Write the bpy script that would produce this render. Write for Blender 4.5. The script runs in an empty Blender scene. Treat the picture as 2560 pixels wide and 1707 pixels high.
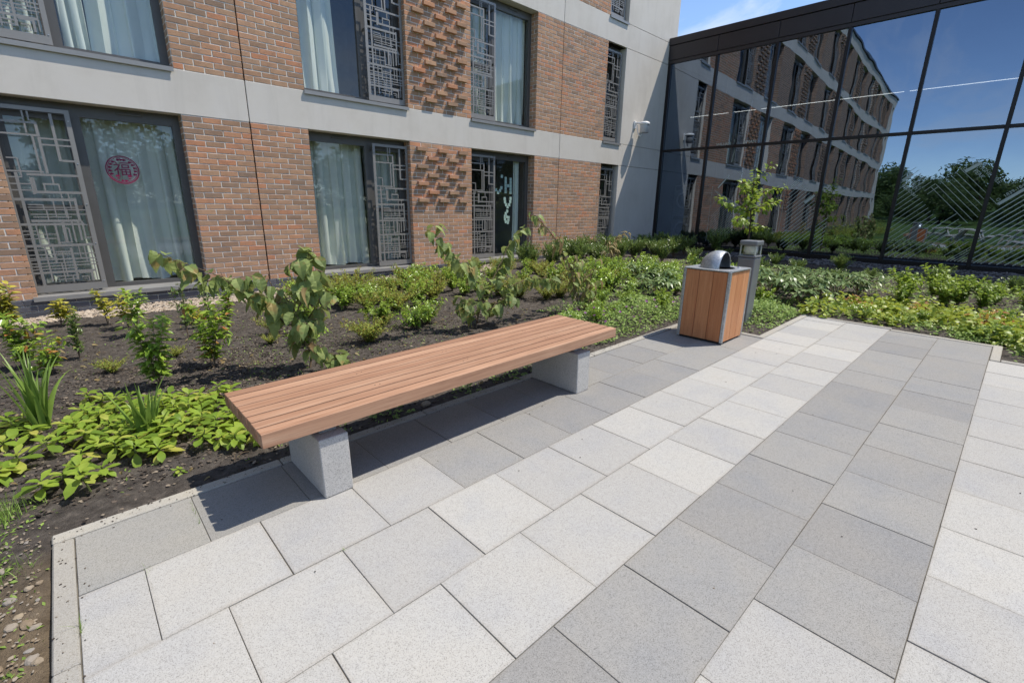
import bpy, bmesh, math, random
import numpy as np
from mathutils import Vector, Matrix

sc = bpy.context.scene
R = math.radians
rng = random.Random(7)

# ------------------------------------------------------------------ camera
cam_d = bpy.data.cameras.new('camera')
cam = bpy.data.objects.new('camera', cam_d)
sc.collection.objects.link(cam)
CAM = Vector((0.0, -7.93, 1.344))
CR = Vector((0.7298959, -0.6833969, 0.0148515))
CU = Vector((0.1795247, 0.2126132, 0.9605033))
CF = Vector((0.6595626, 0.6984012, -0.2778722))
cam.matrix_world = Matrix(((CR.x, CU.x, -CF.x, CAM.x), (CR.y, CU.y, -CF.y, CAM.y), (CR.z, CU.z, -CF.z, CAM.z), (0, 0, 0, 1)))
cam_d.sensor_width = 36.0
cam_d.lens = 16.492
cam_d.clip_start = 0.05
cam_d.clip_end = 3000.0
sc.camera = cam

# ------------------------------------------------------------------ sky, sun, exposure
SUN = Vector((0.4515, -0.29, 1.0)).normalized()
world = bpy.data.worlds.new('World')
sc.world = world
world.use_nodes = True
wn = world.node_tree
wn.nodes.clear()
w_out = wn.nodes.new('ShaderNodeOutputWorld')
w_bg = wn.nodes.new('ShaderNodeBackground')
w_bg.inputs['Strength'].default_value = 0.15
sky = wn.nodes.new('ShaderNodeTexSky')
sky.sky_type = 'NISHITA'
sky.sun_disc = False
sky.sun_elevation = math.asin(SUN.z)
sky.sun_rotation = math.atan2(SUN.x, SUN.y)
sky.air_density = 0.7
sky.dust_density = 0.0
sky.ozone_density = 2.0
# thin high cloud, by direction over the whole dome
w_tc = wn.nodes.new('ShaderNodeTexCoord')
w_map = wn.nodes.new('ShaderNodeMapping')
w_map.inputs['Scale'].default_value = (1.6, 2.6, 5.0)
w_map.inputs['Rotation'].default_value = (0.0, 0.0, 0.7)
w_map.inputs['Location'].default_value = (7.7, 0.4, 2.2)
w_nz = wn.nodes.new('ShaderNodeTexNoise')
w_nz.inputs['Scale'].default_value = 1.15
w_nz.inputs['Detail'].default_value = 7.0
w_nz.inputs['Roughness'].default_value = 0.62
w_nz.inputs['Distortion'].default_value = 0.5
w_rp = wn.nodes.new('ShaderNodeValToRGB')
w_rp.color_ramp.elements[0].position = 0.45
w_rp.color_ramp.elements[0].color = (0, 0, 0, 1)
w_rp.color_ramp.elements[1].position = 0.75
w_rp.color_ramp.elements[1].color = (0.75, 0.75, 0.75, 1)
w_mix = wn.nodes.new('ShaderNodeMixRGB')
w_mix.inputs['Color2'].default_value = (5.0, 5.1, 5.3, 1)
wn.links.new(w_tc.outputs['Generated'], w_map.inputs['Vector'])
wn.links.new(w_map.outputs['Vector'], w_nz.inputs['Vector'])
wn.links.new(w_nz.outputs['Fac'], w_rp.inputs['Fac'])
wn.links.new(w_rp.outputs['Color'], w_mix.inputs['Fac'])
wn.links.new(sky.outputs['Color'], w_mix.inputs['Color1'])
wn.links.new(w_mix.outputs['Color'], w_bg.inputs['Color'])
wn.links.new(w_bg.outputs['Background'], w_out.inputs['Surface'])

sun_d = bpy.data.lights.new('sun', 'SUN')
sun_d.energy = 3.5
sun_d.angle = R(0.53)
sun_d.color = (1.0, 0.93, 0.82)
sun = bpy.data.objects.new('sun', sun_d)
sun.rotation_euler = SUN.to_track_quat('Z', 'Y').to_euler()
sun.location = (8, -14, 30)
sc.collection.objects.link(sun)
sc.view_settings.view_transform = 'Standard'
sc.view_settings.look = 'None'
sc.view_settings.exposure = 0.64
sc.view_settings.gamma = 1.0
sc.view_settings.use_curve_mapping = False
sc.cycles.use_denoising = True
sc.cycles.max_bounces = 8
sc.cycles.transparent_max_bounces = 16
sc.cycles.caustics_reflective = False
sc.cycles.caustics_refractive = False

# ------------------------------------------------------------------ helpers
C = sc.collection

def tag(o, label=None, cat=None, group=None, kind=None):
    if label: o['label'] = label
    if cat: o['category'] = cat
    if group: o['group'] = group
    if kind: o['kind'] = kind
    return o

def empty(name, loc=(0, 0, 0), rz=0.0, parent=None):
    o = bpy.data.objects.new(name, None)
    o.empty_display_size = 0.1
    o.location = loc
    o.rotation_euler = (0, 0, rz)
    C.objects.link(o)
    if parent: o.parent = parent
    return o

def inst(name, mesh, parent=None, M=None):
    o = bpy.data.objects.new(name, mesh)
    C.objects.link(o)
    if parent: o.parent = parent
    if M is not None: o.matrix_basis = M
    return o

def copy_tree(o, parent=None):
    c = o.copy()
    C.objects.link(c)
    c.parent = parent
    for ch in o.children:
        copy_tree(ch, c)
    return c

class MB:
    def __init__(self):
        self.v = []; self.f = []
    def add(self, vs, fs, M=None):
        n = len(self.v)
        if M is not None: vs = [M @ Vector(p) for p in vs]
        self.v.extend([tuple(p) for p in vs])
        self.f.extend([tuple(i + n for i in q) for q in fs])
        return self
    def box(self, x0, x1, y0, y1, z0, z1, M=None):
        return self.add([(x0, y0, z0), (x1, y0, z0), (x1, y1, z0), (x0, y1, z0), (x0, y0, z1), (x1, y0, z1), (x1, y1, z1), (x0, y1, z1)],
                        [(0, 3, 2, 1), (4, 5, 6, 7), (0, 1, 5, 4), (1, 2, 6, 5), (2, 3, 7, 6), (3, 0, 4, 7)], M)
    def quad(self, a, b, c, d):
        return self.add([a, b, c, d], [(0, 1, 2, 3)])
    def tube(self, pts, rad, n=6, cap=True):
        pts = [Vector(p) for p in pts]
        if not isinstance(rad, (list, tuple)): rad = [rad] * len(pts)
        base = len(self.v); m = len(pts)
        up = None
        for i, p in enumerate(pts):
            d = (pts[min(i + 1, m - 1)] - pts[max(i - 1, 0)]).normalized()
            if up is None:
                up = Vector((0, 0, 1)) if abs(d.z) < 0.9 else Vector((1, 0, 0))
            a = d.cross(up).normalized(); b = a.cross(d).normalized(); up = b
            for k in range(n):
                t = 2 * math.pi * k / n
                self.v.append(tuple(p + (a * math.cos(t) + b * math.sin(t)) * rad[i]))
        for i in range(m - 1):
            for k in range(n):
                k2 = (k + 1) % n
                self.f.append((base + i * n + k, base + i * n + k2, base + (i + 1) * n + k2, base + (i + 1) * n + k))
        if cap:
            self.f.append(tuple(base + k for k in range(n))[::-1])
            self.f.append(tuple(base + (m - 1) * n + k for k in range(n)))
        return self
    def lathe(self, prof, n=24, cx=0, cy=0):
        base = len(self.v); m = len(prof)
        for r, z in prof:
            for k in range(n):
                t = 2 * math.pi * k / n
                self.v.append((cx + r * math.cos(t), cy + r * math.sin(t), z))
        for i in range(m - 1):
            for k in range(n):
                k2 = (k + 1) % n
                self.f.append((base + i * n + k, base + i * n + k2, base + (i + 1) * n + k2, base + (i + 1) * n + k))
        return self
    def mesh(self, name, mat=None, smooth=False, bevel=0.0, seg=1):
        me = bpy.data.meshes.new(name)
        me.from_pydata(self.v, [], self.f)
        if bevel > 0:
            b = bmesh.new(); b.from_mesh(me)
            bmesh.ops.bevel(b, geom=b.edges[:], offset=bevel, segments=seg, affect='EDGES', profile=0.5)
            b.to_mesh(me); b.free()
        if mat: me.materials.append(mat)
        if smooth:
            me.polygons.foreach_set('use_smooth', [True] * len(me.polygons))
        me.update()
        return me
    def obj(self, name, mat=None, parent=None, smooth=False, bevel=0.0, seg=1, M=None):
        return inst(name, self.mesh(name, mat, smooth, bevel, seg), parent, M)

def batch_mesh(name, tv, tf, Ms, mat, smooth=False):
    """copies of small templates joined into one mesh: tv list of (n,3) arrays, tf list of face lists, Ms list of (k,4x4)"""
    V = []; L = []; tot = []; off = 0
    for i, M in Ms:
        a = tv[i]
        w = a @ M[:3, :3].T + M[:3, 3]
        V.append(w)
        for q in tf[i]:
            L.extend([j + off for j in q]); tot.append(len(q))
        off += len(a)
    V = np.concatenate(V).astype(np.float32)
    me = bpy.data.meshes.new(name)
    me.vertices.add(len(V)); me.vertices.foreach_set('co', V.ravel())
    me.loops.add(len(L)); me.loops.foreach_set('vertex_index', np.array(L, np.int32))
    tot = np.array(tot, np.int32); st = np.concatenate([[0], np.cumsum(tot)[:-1]]).astype(np.int32)
    me.polygons.add(len(tot)); me.polygons.foreach_set('loop_start', st); me.polygons.foreach_set('loop_total', tot)
    me.polygons.foreach_set('use_smooth', np.full(len(tot), smooth, bool))
    me.update(calc_edges=True); me.validate()
    if mat: me.materials.append(mat)
    return me

def frame_M(pos, d, up=Vector((0, 0, 1)), s=1.0):
    """matrix: local +Y along d, local +Z near up"""
    y = Vector(d).normalized(); up = Vector(up)
    x = y.cross(up)
    if x.length < 1e-4: x = y.cross(Vector((1, 0, 0)))
    x.normalize(); z = x.cross(y)
    if not isinstance(s, (tuple, list)): s = (s, s, s)
    return Matrix(((x.x * s[0], y.x * s[1], z.x * s[2], pos[0]), (x.y * s[0], y.y * s[1], z.y * s[2], pos[1]), (x.z * s[0], y.z * s[1], z.z * s[2], pos[2]), (0, 0, 0, 1)))

def npM(M): return np.array(M)

TILT = 0.0155
def gz(x): return TILT * max(-14.0, min(16.0, x))

# ------------------------------------------------------------------ materials
class NT:
    def __init__(self, name):
        self.m = bpy.data.materials.new(name); self.m.use_nodes = True
        self.t = self.m.node_tree; self.t.nodes.clear()
        self.out = self.t.nodes.new('ShaderNodeOutputMaterial')
    def n(self, typ, ins=None, **kw):
        nd = self.t.nodes.new('ShaderNode' + typ)
        for k, v in kw.items(): setattr(nd, k, v)
        for k, v in (ins or {}).items():
            s = nd.inputs[k]
            if isinstance(v, bpy.types.NodeSocket): self.t.links.new(v, s)
            else:
                if isinstance(v, tuple) and len(v) == 3 and s.type == 'RGBA': v = v + (1.0,)
                s.default_value = v
        return nd
    def ramp(self, fac, stops):
        nd = self.t.nodes.new('ShaderNodeValToRGB')
        cr = nd.color_ramp
        while len(cr.elements) < len(stops): cr.elements.new(0.5)
        for e, (p, c) in zip(cr.elements, stops):
            e.position = p
            e.color = c + (1.0,) if isinstance(c, tuple) else (c, c, c, 1.0)
        self.t.links.new(fac, nd.inputs['Fac'])
        return nd.outputs['Color']
    def mix(self, fac, a, b, mode='MIX'):
        return self.n('MixRGB', {'Fac': fac, 'Color1': a, 'Color2': b}, blend_type=mode).outputs['Color']
    def math(self, op, a, b=0.0, clamp=False):
        return self.n('Math', {0: a, 1: b}, operation=op, use_clamp=clamp).outputs[0]
    def pos(self): return self.n('NewGeometry').outputs['Position']
    def noise(self, scale, detail=3.0, rough=0.55, vec=None, dist=0.0, out='Fac'):
        return self.n('TexNoise', {'Vector': vec if vec is not None else self.pos(), 'Scale': scale, 'Detail': detail, 'Roughness': rough, 'Distortion': dist}).outputs[out]
    def scaled(self, sx, sy, sz, vec=None):
        return self.n('VectorMath', {0: vec if vec is not None else self.pos(), 1: (sx, sy, sz)}, operation='MULTIPLY').outputs[0]
    def rand(self):
        g = self.n('NewGeometry'); o = self.n('ObjectInfo')
        return self.math('FRACT', self.math('ADD', g.outputs['Random Per Island'], o.outputs['Random']))
    def bump(self, h, strength=0.3, dist=0.01):
        return self.n('Bump', {'Height': h, 'Strength': strength, 'Distance': dist}).outputs['Normal']
    def princ(self, col, rough=0.7, metal=0.0, spec=0.3, normal=None, **kw):
        ins = {'Base Color': col, 'Roughness': rough, 'Metallic': metal, 'Specular IOR Level': spec}
        if normal is not None: ins['Normal'] = normal
        ins.update(kw)
        return self.n('BsdfPrincipled', ins).outputs[0]
    def done(self, sh):
        self.t.links.new(sh, self.out.inputs['Surface'])
        return self.m

def simple(name, col, rough=0.6, metal=0.0, spec=0.4, var=0.08, scale=6.0):
    t = NT(name)
    nz = t.noise(scale, 4)
    a = tuple(max(0, c * (1 - var)) for c in col); b = tuple(min(1, c * (1 + var)) for c in col)
    return t.done(t.princ(t.ramp(nz, [(0.3, a), (0.7, b)]), rough, metal, spec))

def paver(name, base, warm, cool, speck, light, edge=0.0):
    t = NT(name)
    r = t.n('ObjectInfo').outputs['Random']
    big = t.noise(3.2, 4, 0.6)
    col = t.ramp(big, [(0.32, cool), (0.5, base), (0.7, warm)])
    col = t.mix(1.0, col, t.ramp(r, [(0.0, (0.87, 0.87, 0.88)), (1.0, (1.07, 1.065, 1.05))]), 'MULTIPLY')
    vz = t.n('TexVoronoi', {'Vector': t.pos(), 'Scale': 430.0})
    cell = t.n('SeparateColor', {'Color': vz.outputs['Color']})
    soft = t.noise(60.0, 3, 0.7)
    col = t.mix(t.ramp(t.math('ADD', cell.outputs[0], t.math('MULTIPLY', t.math('SUBTRACT', soft, 0.5), 0.35)), [(0.70, 0.0), (0.84, 0.55)]), col, speck)
    col = t.mix(t.ramp(cell.outputs[1], [(0.70, 0.0), (0.86, 0.35)]), col, light)
    st = t.noise(1.3, 5, 0.65)
    col = t.mix(t.ramp(st, [(0.60, 0.0), (0.84, 0.16)]), col, (0.24, 0.20, 0.15))
    bl = t.noise(11.0, 5, 0.7)
    col = t.mix(t.ramp(bl, [(0.60, 0.0), (0.74, 0.16)]), col, tuple(c * 0.62 for c in base))
    if edge:
        ob = t.n('SeparateXYZ', {'Vector': t.n('TexCoord').outputs['Object']})
        mx = t.math('MAXIMUM', t.math('ABSOLUTE', ob.outputs['X']), t.math('ABSOLUTE', ob.outputs['Y']))
        ef = t.n('MapRange', {'Value': t.math('ADD', mx, t.math('MULTIPLY', t.noise(18.0, 4), 0.022)), 'From Min': 0.196, 'From Max': 0.212, 'To Min': 0.0, 'To Max': edge}).outputs[0]
        col = t.mix(ef, col, (0.25, 0.205, 0.14))
    fine = t.noise(260.0, 2)
    return t.done(t.princ(col, 0.85, 0, 0.2, t.bump(fine, 0.25, 0.002)))

M_PLIGHT = paver('paver_light', (0.405, 0.398, 0.380), (0.412, 0.400, 0.374), (0.370, 0.370, 0.370), (0.17, 0.165, 0.155), (0.51, 0.51, 0.505), 0.18)
M_PDARK = paver('paver_dark', (0.270, 0.267, 0.260), (0.283, 0.274, 0.258), (0.246, 0.250, 0.256), (0.105, 0.102, 0.098), (0.39, 0.385, 0.375), 0.12)
M_PGREY = paver('paver_grey', (0.285, 0.280, 0.265), (0.295, 0.286, 0.262), (0.265, 0.266, 0.260), (0.12, 0.115, 0.10), (0.37, 0.36, 0.335))
M_KERB = paver('kerb_concrete', (0.36, 0.345, 0.310), (0.37, 0.348, 0.30), (0.335, 0.325, 0.30), (0.19, 0.17, 0.14), (0.45, 0.435, 0.40))
M_GRAN = paver('granite_grey', (0.56, 0.545, 0.515), (0.57, 0.55, 0.515), (0.53, 0.52, 0.50), (0.10, 0.10, 0.10), (0.66, 0.655, 0.645))

t = NT('sand_joint')
M_SAND = t.done(t.princ(t.ramp(t.noise(7, 4), [(0.3, (0.07, 0.065, 0.058)), (0.7, (0.20, 0.18, 0.145))]), 0.95, 0, 0.1))

t = NT('brick_clay')
r = t.rand()
bc = t.ramp(r, [(0.0, (0.327, 0.211, 0.143)), (0.15, (0.436, 0.257, 0.158)), (0.3, (0.520, 0.315, 0.194)), (0.45, (0.375, 0.241, 0.158)), (0.6, (0.557, 0.292, 0.168)), (0.72, (0.532, 0.246, 0.138)), (0.84, (0.484, 0.303, 0.194)), (1.0, (0.290, 0.195, 0.138))])
bl = t.noise(9.0, 5, 0.65)
bc = t.mix(t.ramp(bl, [(0.46, 0.0), (0.78, 0.50)]), bc, (0.18, 0.135, 0.11))
bl2 = t.noise(38.0, 4, 0.7)
bc = t.mix(t.ramp(bl2, [(0.55, 0.0), (0.8, 0.4)]), bc, (0.52, 0.37, 0.27))
sp_ = t.noise(2.2, 5, 0.7)
bc = t.mix(t.ramp(sp_, [(0.62, 0.0), (0.82, 0.35)]), bc, (0.52, 0.44, 0.38))
M_BRICK = t.done(t.princ(bc, 0.9, 0, 0.15, t.bump(t.noise(70, 5, 0.7), 0.5, 0.006)))

t = NT('mortar_pale')
M_MORTAR = t.done(t.princ(t.ramp(t.noise(30, 4), [(0.3, (0.62, 0.58, 0.52)), (0.7, (0.78, 0.74, 0.68))]), 0.95, 0, 0.1, t.bump(t.noise(150, 3), 0.4, 0.003)))

t = NT('brick_far')       # walls too far off to tell the bricks apart
bt = t.n('TexBrick', {'Vector': t.n('Mapping', {'Vector': t.pos(), 'Rotation': (R(90), 0, 0)}).outputs[0], 'Color1': (0.37, 0.23, 0.155), 'Color2': (0.24, 0.16, 0.12), 'Mortar': (0.50, 0.46, 0.41), 'Scale': 1.0, 'Mortar Size': 0.006, 'Brick Width': 0.236, 'Row Height': 0.075}, offset=0.5)
M_BRICKFAR = t.done(t.princ(t.mix(t.ramp(t.noise(8, 4), [(0.4, 0.0), (0.8, 0.5)]), bt.outputs['Color'], (0.19, 0.13, 0.10)), 0.9, 0, 0.15, t.bump(bt.outputs['Fac'], 0.6, -0.006)))

t = NT('brick_blue')
M_BLUE = t.done(t.princ(t.ramp(t.rand(), [(0, (0.055, 0.058, 0.07)), (1, (0.11, 0.11, 0.125))]), 0.6, 0, 0.4, t.bump(t.noise(60, 4), 0.3, 0.004)))

t = NT('concrete_pale')
cc = t.ramp(t.noise(1.1, 6, 0.65), [(0.3, (0.57, 0.53, 0.475)), (0.5, (0.63, 0.59, 0.535)), (0.72, (0.65, 0.615, 0.57))])
streak = t.noise(1.0, 6, 0.7, vec=t.scaled(3.3, 3.3, 0.5), dist=0.4)
cc = t.mix(t.ramp(streak, [(0.50, 0.0), (0.78, 0.36)]), cc, (0.43, 0.40, 0.36))
cc = t.mix(t.ramp(t.noise(45, 3), [(0.66, 0.0), (0.8, 0.25)]), cc, (0.33, 0.32, 0.30))
M_CONC = t.done(t.princ(cc, 0.85, 0, 0.2, t.bump(t.noise(120, 4), 0.18, 0.003)))

M_GAP = simple('joint_dark', (0.03, 0.026, 0.022), 0.9, 0, 0.1)
M_FRAME = simple('frame_grey_paint', (0.112, 0.107, 0.101), 0.42, 0.15, 0.45, 0.05)
M_SCREEN = simple('screen_grey_metal', (0.275, 0.262, 0.245), 0.42, 0.25, 0.45, 0.05)
M_SILL = simple('sill_grey_metal', (0.30, 0.295, 0.285), 0.42, 0.3, 0.45, 0.06)
M_SCREW = simple('screw_steel', (0.6, 0.6, 0.6), 0.3, 0.9, 0.5)
M_ROOM = simple('room_paint', (0.30, 0.31, 0.31), 0.9, 0, 0.1)
M_BLACK = simple('curtain_wall_black', (0.016, 0.013, 0.013), 0.38, 0.2, 0.4, 0.1)
M_FASCIA = simple('fascia_bronze', (0.040, 0.034, 0.036), 0.36, 0.35, 0.5, 0.1, 1.2)
M_INT = simple('interior_dark', (0.055, 0.058, 0.066), 0.8, 0, 0.2)
M_MACH = simple('machine_grey', (0.33, 0.34, 0.36), 0.4, 0.2, 0.4)
M_WHITE = simple('white_paint', (0.74, 0.74, 0.74), 0.4, 0, 0.5, 0.03)
M_FRIT = simple('frit_white', (0.44, 0.51, 0.48), 0.7, 0, 0.3, 0.03)
M_PAPER = simple('paper_green', (0.52, 0.66, 0.60), 0.8, 0, 0.1, 0.06)
M_RED = simple('sticker_red', (0.24, 0.016, 0.07), 0.6, 0, 0.2, 0.2)
M_BOLL = simple('bollard_grey', (0.20, 0.212, 0.225), 0.42, 0.3, 0.45, 0.06)
M_LENS = simple('lantern_diffuser', (0.78, 0.79, 0.78), 0.5, 0, 0.4, 0.1)
M_BLACKRUB = simple('black_rubber', (0.02, 0.02, 0.02), 0.7)

t = NT('galvanised_steel')
vz = t.n('TexVoronoi', {'Vector': t.pos(), 'Scale': 90.0}).outputs['Color']
bw = t.n('RGBToBW', {'Color': vz}).outputs[0]
gcol = t.mix(t.ramp(t.noise(14, 4), [(0.4, 0.0), (0.75, 0.5)]), t.ramp(bw, [(0.2, (0.40, 0.42, 0.44)), (0.8, (0.56, 0.58, 0.60))]), (0.33, 0.35, 0.37))
M_GALV = t.done(t.princ(gcol, 0.42, 0.75, 0.5))

def wood(name, cols, axis, rough, tones=((0.74, 0.68, 0.66), (0.98, 0.94, 0.92), (1.02, 1.02, 1.02), (1.16, 1.16, 1.16))):
    t = NT(name)
    tc = t.n('TexCoord').outputs['Object']
    rnd = t.n('ObjectInfo').outputs['Random']
    off = t.n('CombineXYZ', {'X': t.math('MULTIPLY', rnd, 31.0), 'Y': t.math('MULTIPLY', rnd, 17.0), 'Z': t.math('MULTIPLY', rnd, 53.0)}).outputs[0]
    vec = t.n('VectorMath', {0: tc, 1: off}, operation='ADD').outputs[0]
    s = [26.0, 26.0, 26.0]; s[axis] = 1.3
    g = t.noise(1.0, 6, 0.65, vec=t.scaled(*s, vec=vec), dist=0.6)
    s2 = [190.0, 190.0, 190.0]; s2[axis] = 5.0
    fine = t.noise(1.0, 3, 0.6, vec=t.scaled(*s2, vec=vec))
    col = t.ramp(g, [(0.25, cols[0]), (0.5, cols[1]), (0.75, cols[2])])
    col = t.mix(1.0, col, t.ramp(rnd, [(0.0, tones[0]), (0.35, tones[1]), (0.7, tones[2]), (1.0, tones[3])]), 'MULTIPLY')
    col = t.mix(t.ramp(fine, [(0.5, 0.0), (0.72, 0.45)]), col, tuple(c * 0.55 for c in cols[0]))
    return t.done(t.princ(col, rough, 0, 0.3, t.bump(fine, 0.3, 0.001)))
M_WBENCH = wood('bench_hardwood', [(0.265, 0.140, 0.086), (0.375, 0.218, 0.140), (0.465, 0.302, 0.205)], 0, 0.62)
M_WBIN = wood('bin_hardwood', [(0.42, 0.155, 0.068), (0.52, 0.225, 0.10), (0.61, 0.30, 0.145)], 2, 0.45, ((0.74, 0.60, 0.55), (0.9, 0.84, 0.8), (1.06, 1.1, 1.12), (1.22, 1.34, 1.45)))

def glass(name, f0, tint, wob, scale, refl=(0.96, 0.98, 1.0), graz=1.0):
    """thin glazing: mirror share by Schlick on both faces alike, the rest passes straight through"""
    t = NT(name)
    nb = t.bump(t.noise(scale, 2, 0.5), wob, 0.05)
    g = t.n('NewGeometry')
    c = t.math('ABSOLUTE', t.n('VectorMath', {0: g.outputs['Normal'], 1: g.outputs['Incoming']}, operation='DOT_PRODUCT').outputs['Value'])
    p5 = t.math('POWER', t.math('SUBTRACT', 1.0, c, True), 5.0)
    fac = t.math('ADD', t.math('MULTIPLY', p5, (1.0 - f0) * graz), f0, True)
    tr = t.n('BsdfTransparent', {'Color': tint}).outputs[0]
    gl = t.n('BsdfGlossy', {'Color': refl, 'Roughness': 0.0, 'Normal': nb}).outputs[0]
    return t.done(t.n('MixShader', {0: fac, 1: tr, 2: gl}).outputs[0])
M_WGLASS = glass('window_glass', 0.07, (0.93, 0.96, 0.945), 0.010, 1.2, (0.9, 0.95, 1.0), 0.6)
M_CWGLASS = glass('curtain_wall_glass', 0.31, (0.24, 0.27, 0.30), 0.040, 1.1, (0.66, 0.80, 1.0))
t = NT('lantern_glass')
M_LGLASS = t.done(t.n('MixShader', {0: 0.22, 1: t.n('BsdfTransparent', {'Color': (0.9, 0.92, 0.92)}).outputs[0], 2: t.n('BsdfGlossy', {'Roughness': 0.05}).outputs[0]}).outputs[0])

t = NT('curtain_mint')
cb = t.ramp(t.noise(3, 4), [(0.3, (0.82, 0.87, 0.79)), (0.7, (0.87, 0.905, 0.835))])
M_CURT = t.done(t.n('MixShader', {0: 0.28, 1: t.princ(cb, 0.8, 0, 0.2), 2: t.n('BsdfTranslucent', {'Color': cb}).outputs[0]}).outputs[0])

t = NT('led_strip')
M_LED = t.done(t.n('Emission', {'Color': (1.0, 0.95, 0.85), 'Strength': 2.2}).outputs[0])

t = NT('soil_dark')
so = t.ramp(t.noise(16, 6, 0.7), [(0.3, (0.046, 0.040, 0.036)), (0.55, (0.108, 0.094, 0.083)), (0.78, (0.21, 0.185, 0.16))])
so = t.mix(t.ramp(t.noise(130, 3, 0.7), [(0.60, 0.0), (0.72, 0.7)]), so, (0.22, 0.18, 0.14))
sep = t.n('SeparateXYZ', {'Vector': t.pos()})
gxm = t.n('MapRange', {'Value': t.math('ADD', sep.outputs['Y'], t.math('MULTIPLY', t.noise(3.0, 5), 0.9)), 'From Min': -4.95, 'From Max': -5.5, 'To Min': 0.0, 'To Max': 1.0}).outputs[0]
gx2 = t.n('MapRange', {'Value': sep.outputs['X'], 'From Min': 0.1, 'From Max': -0.2, 'To Min': 0.0, 'To Max': 1.0}).outputs[0]
sandm = t.math('MULTIPLY', gxm, gx2, True)
sandc = t.ramp(t.noise(14, 5, 0.7), [(0.3, (0.13, 0.098, 0.065)), (0.6, (0.24, 0.185, 0.125)), (0.8, (0.31, 0.25, 0.175))])
so = t.mix(sandm, so, sandc)
M_SOIL = t.done(t.princ(so, 0.95, 0, 0.15, t.bump(t.noise(55, 6, 0.75), 0.9, 0.03)))

t = NT('lawn_green')
gc = t.ramp(t.noise(0.35, 5, 0.6), [(0.3, (0.045, 0.085, 0.018)), (0.6, (0.075, 0.125, 0.03)), (0.85, (0.16, 0.15, 0.06))])
M_LAWN = t.done(t.princ(gc, 0.9, 0, 0.2, t.bump(t.noise(20, 5), 0.8, 0.05)))

t = NT('gravel_stone')
M_GRAVEL = t.done(t.princ(t.ramp(t.rand(), [(0.0, (0.30, 0.23, 0.165)), (0.35, (0.42, 0.345, 0.265)), (0.7, (0.48, 0.41, 0.33)), (1.0, (0.36, 0.31, 0.26))]), 0.9, 0, 0.2))
t = NT('slate_chip')
M_CHIP = t.done(t.princ(t.ramp(t.rand(), [(0.0, (0.10, 0.10, 0.105)), (1.0, (0.26, 0.25, 0.25))]), 0.9, 0, 0.2))
t = NT('stone_field')
M_STONE = t.done(t.princ(t.mix(t.ramp(t.noise(30, 4), [(0.4, 0.0), (0.8, 0.5)]), t.ramp(t.rand(), [(0.0, (0.20, 0.15, 0.10)), (0.4, (0.29, 0.24, 0.18)), (0.7, (0.25, 0.23, 0.21)), (1.0, (0.31, 0.25, 0.17))]), (0.22, 0.18, 0.13)), 0.9, 0, 0.2, t.bump(t.noise(60, 4), 0.4, 0.005)))
t = NT('mulch_bark')
M_MULCH = t.done(t.princ(t.ramp(t.rand(), [(0.0, (0.022, 0.018, 0.016)), (0.55, (0.09, 0.072, 0.060)), (0.88, (0.17, 0.14, 0.11)), (1.0, (0.30, 0.25, 0.19))]), 0.95, 0, 0.1))

def leafm(name, stops, trans=0.3, rough=0.42, spec=0.4, vein=0.0, tip=None):
    t = NT(name)
    col = t.ramp(t.rand(), stops)
    col = t.mix(t.ramp(t.noise(22, 4), [(0.4, 0.0), (0.75, 0.35)]), col, tuple(c * 0.6 for c in stops[0][1]))
    if tip: col = t.mix(t.ramp(t.noise(9, 3), [(0.56, 0.0), (0.66, 0.8)]), col, tip)
    p = t.princ(col, rough, 0, spec)
    tc = t.mix(0.5, col, tuple(min(1, c * 1.8) for c in stops[-1][1]))
    return t.done(t.n('MixShader', {0: trans, 1: p, 2: t.n('BsdfTranslucent', {'Color': tc}).outputs[0]}).outputs[0])
L_LIME = leafm('leaf_lime', [(0.0, (0.13, 0.22, 0.03)), (0.3, (0.21, 0.33, 0.04)), (0.65, (0.28, 0.40, 0.05)), (0.93, (0.38, 0.46, 0.08)), (1.0, (0.48, 0.44, 0.10))], 0.36, 0.48, 0.32)
L_HAZEL = leafm('leaf_hazel', [(0.0, (0.146, 0.199, 0.067)), (0.5, (0.225, 0.294, 0.095)), (1.0, (0.345, 0.406, 0.138))], 0.3, 0.55, 0.3, tip=(0.345, 0.225, 0.085))
L_DRY = leafm('leaf_dry', [(0.0, (0.20, 0.13, 0.06)), (0.5, (0.32, 0.25, 0.12)), (1.0, (0.42, 0.36, 0.20))], 0.3, 0.7, 0.2)
L_GLOSS = leafm('leaf_glossy', [(0.0, (0.157, 0.262, 0.035)), (0.5, (0.244, 0.367, 0.053)), (1.0, (0.384, 0.506, 0.078))], 0.25, 0.28, 0.55)
L_DARK = leafm('leaf_dark', [(0.0, (0.082, 0.134, 0.032)), (0.5, (0.134, 0.212, 0.052)), (1.0, (0.234, 0.316, 0.082))], 0.2, 0.32, 0.5)
L_VAR = leafm('leaf_variegated', [(0.0, (0.42, 0.38, 0.045)), (0.6, (0.58, 0.50, 0.08)), (1.0, (0.24, 0.30, 0.05))], 0.3, 0.45)
L_SMALL = leafm('leaf_small', [(0.0, (0.164, 0.240, 0.037)), (0.5, (0.265, 0.354, 0.057)), (0.9, (0.418, 0.468, 0.089)), (1.0, (0.405, 0.278, 0.076))], 0.3, 0.5, 0.3)
L_VINCA = leafm('leaf_vinca', [(0.0, (0.143, 0.232, 0.056)), (0.5, (0.232, 0.348, 0.089)), (1.0, (0.392, 0.509, 0.152))], 0.25, 0.5, 0.25)
L_TELL = leafm('leaf_yellow_green', [(0.0, (0.188, 0.275, 0.037)), (0.5, (0.275, 0.362, 0.050)), (1.0, (0.425, 0.463, 0.075))], 0.3, 0.45)
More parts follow.
